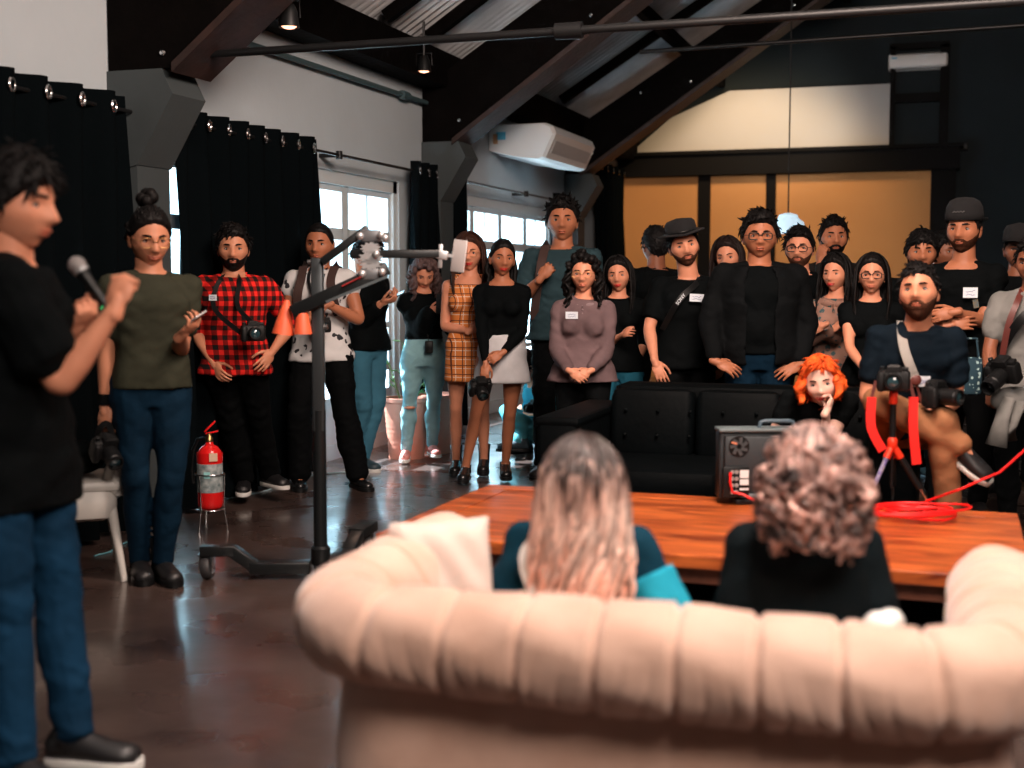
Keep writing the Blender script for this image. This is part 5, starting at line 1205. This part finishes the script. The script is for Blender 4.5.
# 6 curly woman
P = person('curly', 424, 9.75, 'curly-haired woman in black cropped sweater and pale ripped jeans', top=252, fem=1, turn=-8, head=(-6, 28, 0), skin='light', hair=('curly', 'curlgrey', .8), extras={'locks': dict(len=.20, n=36, curl=1.4, r=.016)},
    arms={'R': dict(px=(430, 312, -.25), e=(408, 322, .02), fpx=(444, 306, -.26), npx=(0, -.3, .9), curl=.9), 'L': dict(px=(448, 318, -.2), e=(456, 330, 0), fpx=(440, 306, -.26), curl=.7)},
    legs={'R': dict(px=(406, 462), tpx=(398, 474)), 'L': dict(px=(432, 460), tpx=(446, 468))}, topg=lng(BLKT, hem=.11, g=.020, flare=0, cuff=.8), bottom=tr_(JEANSL, name='jeans', g=.013, top=.13), shoes=dict(mat=SHR, sole=SOLEW, lace=LACEW))
phone_prop(W(441, 304, 9.48), V(0, .1, 1), -FH+V(0, 0, .4), 'phone held up by the curly-haired woman')
camera_bag = W(429, 347, 9.58); o_ = tag(obj('pouch', MB().box((0, 0, 0), (.06, .03, .09), rotz(YAW), .008).tube([V(0, 0, .04), V(-.03, .02, .14), V(-.02, .04, .26)], .003, 6), BLKP), 'small black pouch dangling at the waist of the pale jeans', 'pouch'); o_.location = tuple(camera_bag)
# ripped knee
A_, B_ = P['LG'][1][1], P['LG'][1][2]; obj('knee_rip', MB().ell(A_+V(0, .055, -.02)*P['s'], (.045, .02, .012), None, 12, 8), skinmat('light'), P['root'])
# 7 tartan woman
P = person('tartan', 470, 9.1, 'long-haired woman in orange tartan dress and black boots, arms folded', top=229, fem=1, turn=8, head=(-4, 2, 3), skin='light', hair=('long', 'brown', 1.), glasses=2, lips='red',
    arms={'R': dict(px=(470, 331, -.16), e=(446, 328, .0), fpx=(488, 322, -.18), npx=(0, .2, 1), curl=.5), 'L': dict(px=(492, 326, -.1), e=(500, 330, 0), curl=.3)},
    legs={'R': dict(px=(456, 474), tpx=(450, 486)), 'L': dict(px=(484, 474), tpx=(480, 486))}, topg=dict(kind='dress', mat=TARTAN, sleeve=0, flare=0, hem=-.10, g=.008, wr=.003, neck=.44), bottom=dict(kind='skirt', mat=TARTAN, hem=-.24, top=.05, g=.012, flare=.05), shoes=dict(mat=SHBL, kind='boot'))
# 8 white skirt woman
P = person('skirt', 502, 8.8, 'woman in black long-sleeved top and white skirt holding a camera low', top=234, fem=1, turn=4, head=(-14, 2, -3), skin='tan', hair=('pony', 'black', .9), extras={'locks': dict(len=.26, n=10, curl=.1, r=.012, a0=2.0)}, lips='red',
    arms={'R': dict(px=(486, 366, -.22), e=(474, 330, -.02), fpx=(484, 378, -.24), npx=(-.2, 0, 1), curl=.8), 'L': dict(px=(502, 353, -.22), e=(528, 336, .0), fpx=(488, 362, -.26), npx=(0, .3, 1), curl=.7)},
    legs={'R': dict(px=(465, 482), tpx=(452, 497), k=(.3, 1, 0)), 'L': dict(px=(505, 480), tpx=(508, 490))}, topg=lng(BLKT, hem=.09, g=.008, wr=.004, flare=0, neck=.47), bottom=dict(kind='skirt', mat=WHT, hem=-.21, top=.13, g=.012, flare=.20), shoes=dict(mat=SHBL, kind='sneaker', sole=BLKP, lace=LACEW))
camera_prop(W(480, 387, 8.48), -FH*.6+V(0, 0, -.5)+RT*.2, 'camera held low in front of the white skirt', 1.1)
# 9 tall man
P = person('tall', 562, 9.25, 'tall man in grey-blue tee gripping a brown shoulder strap', top=194, turn=8, bulk=1.12, head=(-4, -2, 0), skin='tan', hair=('quiff', 'black', 1.),
    arms={'R': dict(px=(541, 278, -.30), e=(523, 292, -.06), fpx=(546, 272, -.30), npx=(-.3, 0, 1), curl=1.4), 'L': dict(px=(596, 350, -.02), curl=.4)},
    topg=tee(GREYT, hem=-.08, g=.018, sleeve=.75), bottom=tr_(BLKTR, g=.02), shoes=BKS)
strap(P, [P['spine'](.44)+P['X']*.12*P['s']-V(0, .14, 0), P['spine'](.505)+P['X']*.10*P['s']+V(0, .0, .01), chest_pt(P, .125, .42, .02), chest_pt(P, .14, .32, .03), chest_pt(P, .17, .18, .05), chest_pt(P, .19, .05, .0)], .06, .012, BR, 'shoulder_strap')
# 10 floor sitter
P = person('floor', 552, 10.4, 'person sitting on the floor in teal clothes, seen between legs', H=1.68, turn=75, pel=(0, 0, .13), lean=25, head=(0, 20, 0), skin='light', hair=('short', 'dark', 1.),
    arms={'R': dict(px=(527, 414, -.05), e=(545, 412, 0), fpx=(536, 414, -.1), curl=.9), 'L': dict(px=(524, 408, .2), e=(540, 400, .2), curl=.8)},
    legs={'R': dict(w=(520, 441, -.28), k=(.8, .3, .6)), 'L': dict(w=(524, 444, .1), k=(-.8, .3, .6))}, topg=lng(cloth('teal_sweat', (.04, .30, .40), .6), g=.02), bottom=tr_(cloth('aqua_denim', (.10, .42, .50), .7), name='jeans', g=.02), shoes=dict(mat=SHN))
camera_prop(W(535, 408, 10.1), RT*-.8-FH*.3, 'camera in the hands of the person sitting on the floor', 1.)
# 11 mauve blouse woman
P = person('mauve', 583, 7.85, 'woman in mauve collared blouse and glasses with clasped hands', top=249, fem=1, bulk=1.06, turn=6, head=(2, 0, 0), skin='light', hair=('curly', 'black', .45), extras={'locks': dict(len=.22, n=26, curl=1.3, r=.015)}, glasses=2,
    arms={'R': dict(px=(570, 371, -.24), e=(551, 350, .0), fpx=(581, 378, -.27), npx=(-.3, .3, .8), curl=.5), 'L': dict(px=(590, 371, -.24), e=(614, 348, .0), fpx=(577, 378, -.27), npx=(.3, .3, .8), curl=.5)},
    topg=dict(kind='blouse', mat=MAUVE, mat2=MAUVEL, hem=-.06, g=.017, flare=.2, wr=.007), bottom=tr_(BLKTR), shoes=BKS)
name_tag(P, .062, .385, .075, .042)
# 12 woman behind
P = person('behind', 618, 8.75, 'dark-haired woman in black standing between the mauve blouse and the man with the hat', top=253, fem=1, turn=6, head=(6, 0, 4), skin='light', hair=('long', 'black', 1.), lips='red', arms={'R': dict(px=(622, 335, -.2), e=(606, 340, 0), curl=.6), 'L': dict(px=(634, 370, 0))}, topg=lng(BLKT, g=.012, sleeve=1.2), bottom=tr_(JTEAL, name='jeans', top=.12), shoes=BKS)
# 13 dark head
P = person('shade', 655, 9.6, 'man with cropped dark hair in shadow behind the hat wearer, turned away', top=222, turn=165, bulk=1.05, skin='brown', hair=('short', 'black', .8), topg=lng(BLKT, g=.02), bottom=tr_(BLKTR), shoes=BKS)
# 14 hat man
P = person('hat', 686, 8.25, 'man in black felt hat and black tee with white name tag', top=226, turn=4, bulk=1.1, side=-3, headpos=(684, 246, -.05), head=(-4, 2, 12), skin='light', hair=('short', 'black', .8), beard=.12,
    arms={'R': dict(px=(655, 362, -.22), e=(644, 322, -.02), fpx=(662, 378, -.25), npx=(-.1, .2, 1), curl=.35), 'L': dict(px=(722, 360, 0), curl=.4)}, topg=tee(BLKT, g=.020, sleeve=.80, hem=-.08), bottom=tr_(BLKTR), shoes=BKS)
FELT = mat('black_felt', (.006, .006, .007), .95, bump=.2)
t_ = np.linspace(0, 2*np.pi, 40, endpoint=False)
h_ = MB(); h_.rings([np.stack([np.cos(t_)*.135*k, np.sin(t_)*.155*k-.005, z+.014*np.abs(np.cos(t_))], 1) for k, z in ((.5, .062), (.97, .058), (1, .062), (.98, .067), (.6, .072))])
h_.rings([np.stack([np.cos(t_)*.090*k, np.sin(t_)*.110*k*1-.008, np.full(40, z)-.012*(z > .14)*np.abs(np.cos(t_))], 1) for k, z in ((1., .06), (1.02, .09), (.97, .145), (.80, .162), (.3, .152))])
ht = P['hobj']('felt_hat', h_, FELT); P['hobj']('hat_band', MB().tube([(math.cos(a)*.093, math.sin(a)*.113-.008, .082) for a in t_], .008, 6, closed=True), BLKP, ht)
name_tag(P, -.035, .37, .088, .048)
st_ = strap(P, [P['spine'](.50)-P['X']*.07+V(0, -.02, .015), chest_pt(P, -.03, .455, .014), chest_pt(P, .045, .385, .018), chest_pt(P, .10, .30, .02), chest_pt(P, .16, .16, .0)], .036, .005, BLKP, 'camera_strap')
def text_on(body, p, rot, size, mt, parent, ext=.0008):
    cu = bpy.data.curves.new('txt', 'FONT'); cu.body = body; cu.size = size; cu.extrude = ext; cu.align_x = 'CENTER'; cu.align_y = 'CENTER'
    o = bpy.data.objects.new('tmp', cu); COL.objects.link(o); dg = bpy.context.evaluated_depsgraph_get(); me = bpy.data.meshes.new_from_object(o.evaluated_get(dg)); bpy.data.objects.remove(o)
    me.materials.clear(); me.materials.append(mt); vs = np.empty(len(me.vertices)*3, np.float32); me.vertices.foreach_get('co', vs); vs = vs.reshape(-1, 3)@np.asarray(rot).T+np.asarray(p); me.vertices.foreach_set('co', vs.astype(np.float32).ravel())
    return link('lettering', me, parent)
a_, b_ = chest_pt(P, .035, .395, .024), chest_pt(P, .09, .315, .027); x_ = nrm(a_-b_); n_ = nrm(V(.15, 1, .1)-x_*(V(.15, 1, .1)@x_)); text_on('SONY', (a_+b_)/2+n_*.004, np.stack([x_, np.cross(n_, x_), n_], 1), .030, mat('tag_white', (0,)*3), st_)
# 15
P = person('peek', 727, 8.9, 'dark-haired woman peeking out behind the big man in glasses', top=233, fem=1, turn=10, head=(14, 4, 6), skin='light', hair=('long', 'dark', 1.), topg=lng(BLKT, g=.015), bottom=tr_(BLKTR), shoes=BKS)
# 16 big man
P = person('jacket', 757, 7.85, 'big man in black jacket, dark-rimmed glasses and jeans, hands in pockets', top=207, turn=6, bulk=1.30, head=(2, 0, 0), skin='tan', hair=('short', 'black', 1.2), glasses=1,
    arms={'R': dict(px=(716, 362, -.16), e=(703, 325, 0), fpx=(730, 368, -.18), npx=(0, .6, .9), curl=.3), 'L': dict(px=(800, 364, -.14), e=(811, 325, 0), fpx=(788, 370, -.16), npx=(0, .6, .9), curl=.3)},
    topg=dict(kind='tee', mat=BLKT, g=.012, hem=-.02, sleeve=.5), bottom=tr_(JEANSD, name='jeans', g=.012), shoes=BKS)
m = MB()
c = P; s = c['s']
# open jacket: two front panels, back and sleeves
JK = cloth('jacket_black', (.0042, .0052, .006), .7); th = np.linspace(R(110), R(430), 36); rs = []
for t in np.linspace(-.08, .485, 20):
    q = np.array(c['SEC']); rx = np.interp(t, q[:, 0], q[:, 1])*s*c['bulk']+.034; ry = np.interp(t, q[:, 0], q[:, 2])*s*c['bulk']+.040; X_, Y_, u_ = c['spf'](t); o_ = c['spine'](t)
    if t < .3: ry += .03
    ring = lambda k: o_+(np.cos(th)*(rx+k))[:, None]*X_+(np.sin(th)*(ry+k))[:, None]*Y_
    rs.append(np.concatenate([ring(0), ring(-.014)[::-1]]))
m.rings(rs)
for sg in (1, -1):
    S_, E_, W_ = c['AR'][sg][:3]; m.cone(c['spine'](.46)+X_*sg*.09, S_, .055*s, .075*s, 12); m.cone(S_, E_, .082*s, .066*s, 14); m.cone(E_, E_+(W_-E_)*.8, .066*s, .050*s, 14)
solid('jacket', m, JK, c['root'], .012, .008, 4, seed=5)
# 17
P = person('goatee', 797, 8.75, 'bearded young man with dark hair and rectangular glasses in a black shirt', top=223, turn=14, bulk=1.05, head=(6, 0, 0), skin='light', hair=('short', 'black', 1.), glasses=1, beard=.5, topg=dict(kind='shirt', mat=BLKT, g=.016), bottom=tr_(BLKTR), shoes=BKS)
# 18
P = person('chin', 830, 9.5, 'bearded man at the back resting a hand against his chin', top=213, turn=2, head=(2, -3, 0), skin='tan', hair=('short', 'black', .9), beard=.9, arms={'R': dict(px=(820, 262, -.16), e=(818, 300, -.10), fpx=(823, 247, -.17), npx=(-.6, 0, .7), curl=.8), 'L': dict(px=(845, 320, -.2))}, topg=lng(cloth('charcoal_shirt', (.02, .017, .016), .5), g=.015), bottom=tr_(BLKTR), shoes=BKS)
# 19
P = person('floral', 834, 8.3, 'dark-haired woman in floral blouse with folded arms', top=250, fem=1, turn=22, head=(14, 0, 0), skin='light', hair=('long', 'black', 1.), lips='red', arms={'R': dict(px=(830, 332, -.2), e=(812, 325, -.02), fpx=(842, 322, -.22), curl=.5), 'L': dict(px=(824, 325, -.26), e=(852, 330, 0), fpx=(814, 330, -.24), npx=(0, .2, 1), curl=.5)},
    topg=dict(kind='blouse', mat=FLORAL, mat2=FLORAL, g=.010), bottom=tr_(BLKTR), shoes=BKS)
# 20
P = person('blackdress', 869, 7.65, 'woman in glasses and black short-sleeved top, arm lowered to the seat', top=250, fem=1, turn=12, head=(4, -2, 0), skin='light', hair=('long', 'black', .9), glasses=1, arms={'R': dict(px=(866, 372, -.3), e=(843, 342, -.05), fpx=(880, 385, -.33), curl=.3), 'L': dict(px=(900, 360, 0))},
    topg=tee(BLKT, g=.012, sleeve=.4), bottom=tr_(BLKTR), shoes=BKS)
# 21
P = person('back1', 918, 8.2, 'broad-faced young man in black behind the seated man', top=225, turn=10, bulk=1.1, head=(4, 2, 0), skin='tan', hair=('shag', 'black', .7), topg=tee(BLKT, g=.015), bottom=tr_(BLKTR), shoes=BKS)
P = person('back2', 938, 9.2, 'person with cropped dark hair mostly hidden behind two standing men', top=228, turn=-30, skin='brown', hair=('short', 'black', 1.), topg=tee(BLKT, g=.015), bottom=tr_(BLKTR), shoes=BKS)
# 23 cap man
P = person('cap', 960, 7.7, 'young man in black cap and vest-neck tee with folded arms', top=203, turn=24, bulk=.98, head=(10, 0, 0), skin='tan', hair=('short', 'black', .6), beard=.3, neckl=1.15,
    arms={'R': dict(px=(948, 326, -.26), e=(925, 312, -.02), fpx=(975, 322, -.3), curl=.3, npx=(0, .3, 1)), 'L': dict(px=(955, 312, -.30), e=(1003, 318, -.02), fpx=(934, 316, -.28), curl=.4, npx=(0, .3, 1))}, topg=tee(BLKT, g=.014, neck=.455, sleeve=.7), bottom=tr_(BLKTR), shoes=BKS)
t_ = np.linspace(0, 2*np.pi, 36, endpoint=False)
h_ = MB(); h_.rings([np.stack([np.cos(t_)*.088*k, np.sin(t_)*.108*k-.004, np.full(36, z)], 1) for k, z in ((1.03, .045), (1.04, .075), (.98, .115), (.80, .145), (.45, .160), (.05, .164))])
ht = P['hobj']('baseball_cap', h_, FELT)
P['hobj']('cap_peak', MB().rings([np.stack([np.cos(t_)*.082*k, -.03+np.sin(t_)*.075*k-.105, np.full(36, z)+.01*np.cos(t_)**2], 1) for k, z in ((.3, .050), (1, .048), (1, .055), (.3, .058))]), FELT, ht)
P['hobj']('cap_stitching', MB().tube([(x, .110-x*x*6, .085+.004*math.sin(x*400)) for x in np.linspace(-.03, .03, 14)], .0022, 5), mat('stitch_grey', (.1, .1, .1), .7), ht)
name_tag(P, -.055, .325, .080, .060); obj('shirt_logo', MB().box(chest_pt(P, -.085, .265, .018), (.03, .004, .05), roty(.2)), mat('logo_teal', (.03, .10, .14), .5, noise=1, nscale=60, color2=(.2, .12, .03)), P['root'], smooth=False)
# 24 right edge, 25 behind
P = person('rightedge', 1030, 6.9, 'person in soft grey tee with crossed camera straps at the right edge', top=232, turn=32, bulk=.98, head=(6, 4, 0), skin='brown', hair=('short', 'black', 1.), arms={'R': dict(px=(990, 388, -.12), e=(989, 345, .03), fpx=(990, 402, -.14), curl=.9), 'L': dict(px=(1060, 380, -.1))}, topg=tee(GREYS, g=.020, hem=-.09), bottom=tr_(BLKTR), shoes=BKS, legs={'R': dict(at=(.1, 0, .08)), 'L': dict(at=(-.1, 0, .08))})
strap(P, [P['spine'](.50)-P['X']*.10+V(0, 0, .01), chest_pt(P, -.06, .44, .02), chest_pt(P, .03, .33, .03), chest_pt(P, .12, .18, .03), chest_pt(P, .16, .04, .05)], .045, .006, BLKP, 'sling_strap')
strap(P, [P['spine'](.50)+P['X']*.05+V(0, 0, .01), chest_pt(P, .055, .43, .02), chest_pt(P, .09, .30, .03), chest_pt(P, .12, .12, .05)], .032, .006, mat('leather_brown', (0,)*3), 'neck_strap')
camera_prop(W(1004, 372, 6.62), nrm(-FH*.5+V(0, 0, -.4)-RT*.6), 'black camera at the hip of the person in the grey tee', 1.25, lens=.10, hood=.02)
tag(obj('sweater', MB().ell(W(1015, 400, 6.66), (.13, .05, .07), rotz(YAW), 18, 10).tube([W(1008, 398, 6.62), W(1002, 420, 6.6), W(996, 446, 6.6)], [.045, .05, .055], 14, flat=.5).tube([W(1020, 402, 6.6), W(1012, 425, 6.58), W(1010, 440, 6.6)], [.04, .045, .04], 14, flat=.5), GREYS, angle=180), 'grey garment tied round the waist at the right edge', 'sweater')
P = person('back3', 1014, 8.6, 'shadowed person in a dark cap behind the right edge person', top=224, turn=20, skin='brown', hair=('short', 'black', .6), topg=tee(BLKT, g=.015), bottom=tr_(BLKTR), shoes=BKS)
P['hobj']('baseball_cap', MB().rings([np.stack([np.cos(t_)*.088*k, np.sin(t_)*.108*k-.004, np.full(36, z)], 1) for k, z in ((1.03, .045), (1.04, .075), (.98, .115), (.80, .145), (.05, .160))]).rings([np.stack([np.cos(t_)*.08*k, .10+np.sin(t_)*.075*k, np.full(36, z)], 1) for k, z in ((.3, .050), (1, .048), (1, .055), (.3, .058))]), FELT)
# 22 seated man
sp = W(915, 420, 6.15)
P = person('seated', 912, 6.02, 'seated man in navy tee and tan trousers, ankle crossed on his knee', H=1.68, turn=8, pel=(0, -.0, .73), lean=16, head=(18, -10, 4), skin='mid', hair=('short', 'black', .7), beard=.55, bulk=.92,
    arms={'R': dict(px=(904, 404, -.30), e=(876, 388, -.12), fpx=(920, 414, -.32), curl=.4, npx=(0, .5, .8)), 'L': dict(px=(938, 412, -.30), e=(958, 395, -.08), fpx=(928, 420, -.34), curl=.6, npx=(0, .5, .8))},
    legs={'L': dict(w=(948, 508, -.34), k=(.05, 1, .4), toe=(-.1, 1, 0)), 'R': dict(w=(962, 446, -.42), k=(.9, .8, .7), toe=(-.75, .3, -.55), up=(-.5, .6, .6))},
    topg=tee(NAVY, g=.018, sleeve=.70), bottom=tr_(TANP, g=.016, wr=.005), shoes=dict(mat=SHB, sole=SOLEW), det=1.2)
STP = mat('strap_woven', (.35, .32, .30), .8); nt_, b__ = nodes_of(STP); o__ = sepobj(nt_); nt_.links.new(mixrgb(nt_, stripes(nt_, mth(nt_, 'ADD', o__[2], o__[0]), .012, .5), (.5, .47, .43, 1), (.03, .03, .03, 1)), b__.inputs['Base Color'])
strap(P, [P['spine'](.50)+P['X']*.07+V(0, -.01, .015), chest_pt(P, .075, .44, .02), chest_pt(P, .05, .36, .028), chest_pt(P, .02, .29, .035)], .042, .006, STP, 'woven_strap')
strap(P, [chest_pt(P, .02, .30, .036), chest_pt(P, .01, .24, .04), chest_pt(P, -.02, .12, .06)], .012, .006, mat('leather_brown', (0,)*3), 'leather_strap'); obj('leather_patch', MB().ell(chest_pt(P, .02, .285, .038), (.026, .010, .026), None, 14, 8), mat('leather_brown', (0,)*3), P['root'])
name_tag(P, -.0, .265, .095, .05, out=.022); obj('waist_belt', MB().box(chest_pt(P, -.03, .01, .02), (.18, .02, .03)), BLACK, P['root'], smooth=False)
camera_prop(W(935, 396, 5.62), RT*.6-FH*.7, 'dark camera lens resting in the lap of the seated man', 1.05, lens=.10)
# woven bag on the sofa arm
tag(obj('patterned_bag', MB().box((0, 0, 0), (.14, .06, .20), rotz(YAW), .02).tube([V(-.05, 0, .09), V(-.04, 0, .2), V(.04, 0, .2), V(.05, 0, .09)], .008, 8), blobs('teal_print', (.02, .05, .07), (.35, .5, .5), 40, .4)), 'small teal patterned bag between the seated man and the right edge person', 'bag').location = tuple(W(968, 376, 6.9))
# 26 red hair
P = person('redhair', 818, 6.55, 'woman with bright orange hair and red lips, chin on her hand', H=1.62, fem=1, turn=10, pel=(0, -.05, .47), lean=42, head=(6, 4, 8), headpos=(821, 383, -.24), skin='pale', hair=('bob', 'orange', 1.1), lips='red', brow=0,
    extras={'locks': dict(len=.12, n=26, curl=.6, r=.020, a0=1.2)}, arms={'R': dict(px=(798, 448, -.30), e=(776, 424, -.08), curl=.4), 'L': dict(px=(826, 412, -.40), e=(818, 446, -.36), fpx=(833, 398, -.36), npx=(.7, -.2, .4), curl=.9)},
    legs={'R': dict(at=(.12, .55, .09)), 'L': dict(at=(-.12, .55, .09))}, topg=tee(BLKT, g=.012, sleeve=.5), bottom=tr_(BLKTR), shoes=BKS, det=1.2)
P['hobj']('hairband', MB().tube([(.085*math.cos(a), -.015, .04+.098*math.sin(a)) for a in np.linspace(.2, 2.94, 14)], .009, 8), mat('hairband_dark', (.03, .03, .035), .6))
# 27 blonde on the beige sofa
HAIRS['ombre'] = mat('hair_ombre', (.8, .5, .4), .38, bump=.5, bscale=70, spec=.5); nt_, b__ = nodes_of(HAIRS['ombre']); o__ = sepobj(nt_)
def ramp(nt, v_, stops):
    r = nt.nodes.new('ShaderNodeValToRGB'); r.color_ramp.elements[0].position = stops[0][0]; r.color_ramp.elements[0].color = (*stops[0][1], 1); r.color_ramp.elements[1].position = stops[-1][0]; r.color_ramp.elements[1].color = (*stops[-1][1], 1)
    for p_, c_ in stops[1:-1]: e_ = r.color_ramp.elements.new(p_); e_.color = (*c_, 1)
    nt.links.new(v_, r.inputs[0]); return r.outputs[0]
tc2 = nt_.nodes.new('ShaderNodeTexCoord'); mp = nt_.nodes.new('ShaderNodeMapping'); mp.inputs['Scale'].default_value = (60, 60, 4); n2 = nt_.nodes.new('ShaderNodeTexNoise'); n2.inputs['Scale'].default_value = 1; nt_.links.new(tc2.outputs['Object'], mp.inputs[0]); nt_.links.new(mp.outputs[0], n2.inputs[0])
zz = mth(nt_, 'ADD', o__[2], mth(nt_, 'MULTIPLY', mth(nt_, 'SUBTRACT', n2.outputs[0], .5), .38))
nt_.links.new(ramp(nt_, mth(nt_, 'SUBTRACT', zz, .45), [(.0, (.85, .25, .12)), (.14, (.95, .50, .36)), (.34, (.95, .72, .62)), (.44, (.55, .36, .3)), (.50, (.05, .03, .025)), (.7, (.025, .014, .013))]), b__.inputs['Base Color'])
island(HAIRS['ombre'], .35, 1.25)
def fgperson(key, px, d, lb, **k): return person(key, px, d, lb, **k)
P = fgperson('blonde', 578, 3.12, 'woman with long dark-rooted blonde hair on the beige sofa, seen from behind', H=1.60, fem=1, turn=186, pel=(0, .10, .34), lean=14, head=(4, 18, -2), headpos=(582, 492, .0), skin='pale', hair=('long', 'ombre', 1.25), extras={'locks': dict(len=.36, n=200, curl=1.3, r=.0125, a0=.95)},
    arms={'R': dict(at=(.20, .34, .46), hint=(.5, -.3, -1)), 'L': dict(at=(-.18, .36, .46), hint=(-.3, -.2, -1))}, legs={'R': dict(at=(.1, .62, .09)), 'L': dict(at=(-.1, .62, .09))}, topg=dict(kind='jacket', mat=TEALN, g=.020, sleeve=1.9), bottom=tr_(BLKTR), shoes=BKS, det=1.5)
for sg in (1,):
    S_, E_ = P['AR'][sg][:2]; m = MB(); a = S_+(E_-S_)*.30; m.tube([a, S_+(E_-S_)*.99], .072, 20); m.ell(E_, (.072,)*3); m.cone(E_, P['AR'][sg][2], .064, .05)
    o_ = solid('jacket_sleeve', m, TEALJ, P['root'], .009, .006, 4, seed=3)
c = P; pts = [c['spine'](t)+c['spf'](t)[0]*x-c['spf'](t)[1]*y for t, x, y in ((.44, -.10, .10), (.40, -.13, .12), (.33, -.12, .14), (.24, -.07, .145), (.2, .02, .145))]
strap(P, pts, .028, .01, mat('white_trim', (.7, .7, .66), .6), 'white_piping', hint=(0, -1, 0))
obj('hood_lining', MB().ell(c['spine'](.47)-c['spf'](.47)[1]*.06+V(-.07, 0, 0), (.05, .035, .045)), mat('white_trim', (0,)*3), c['root'])
# 28 curly foreground
m2 = HAIRS['fgcurl'] = mat('hair_fgcurl', (.85, .50, .42), .36, bump=.4, bscale=60, noise=.8, nscale=14, color2=(.025, .010, .010), spec=.5)
P = fgperson('fgcurl', 822, 2.98, 'woman with short curly brown hair in black top on the beige sofa, seen from behind', H=1.62, fem=1, turn=180, pel=(0, .10, .36), lean=10, head=(0, 8, 0), headpos=(813, 484, .02), skin='light', hair=('long', 'fgcurl', 1.0), extras={'locks': dict(len=.035, n=40, curl=1.2, r=.018, a0=1.1)},
    arms={'R': dict(at=(.12, .36, .50), hint=(.2, -.2, -1)), 'L': dict(at=(-.12, .36, .50), hint=(-.2, -.2, -1))}, legs={'R': dict(at=(.1, .62, .09)), 'L': dict(at=(-.1, .62, .09))}, topg=lng(cloth('black_knit', (.004, .008, .010), .4), g=.018), bottom=tr_(BLKTR), shoes=BKS, det=1.5)
island(m2, .05, 1.2)
m = MB(); r_ = np.random.RandomState(9)
for i in range(420):
    v_ = nrm(r_.normal(size=3)); 
    if v_[1] > .35 or v_[2] < -.72: continue
    c0 = v_*V(.116, .122, .134)+V(0, -.01, -.012*(v_[2] < 0)); n_ = 12; tw = r_.choice([-1, 1]); ph = r_.uniform(0, 6.3); L = r_.uniform(.04, .075); rad = r_.uniform(.008, .016)
    x, y, z = frame(v_, (0, 0, 1)); pts = []
    for k in range(n_):
        t = k/(n_-1.); pts.append(c0+V(0, 0, -1)*L*t+x*rad*math.cos(ph+tw*t*7)+v_*(rad*math.sin(ph+tw*t*7)+.012*math.sin(t*3)))
    m.tube(pts, [.009*(.5+1.2*t-1.2*t*t) for t in np.linspace(0, 1, n_)], 6)
P['hobj']('curls', m, m2)
# something pale beside her: jacket edge
tag(obj('folded_jacket', MB().ell((0, 0, 0), (.035, .05, .035), rotz(.4), 16, 10).ell((.02, .02, .012), (.03, .03, .027), None, 14, 8), mat('white_trim', (0,)*3), angle=180), 'crumpled white cloth on the sofa beside the curly-haired woman', 'cloth').location = tuple(W(880, 628, 2.74))
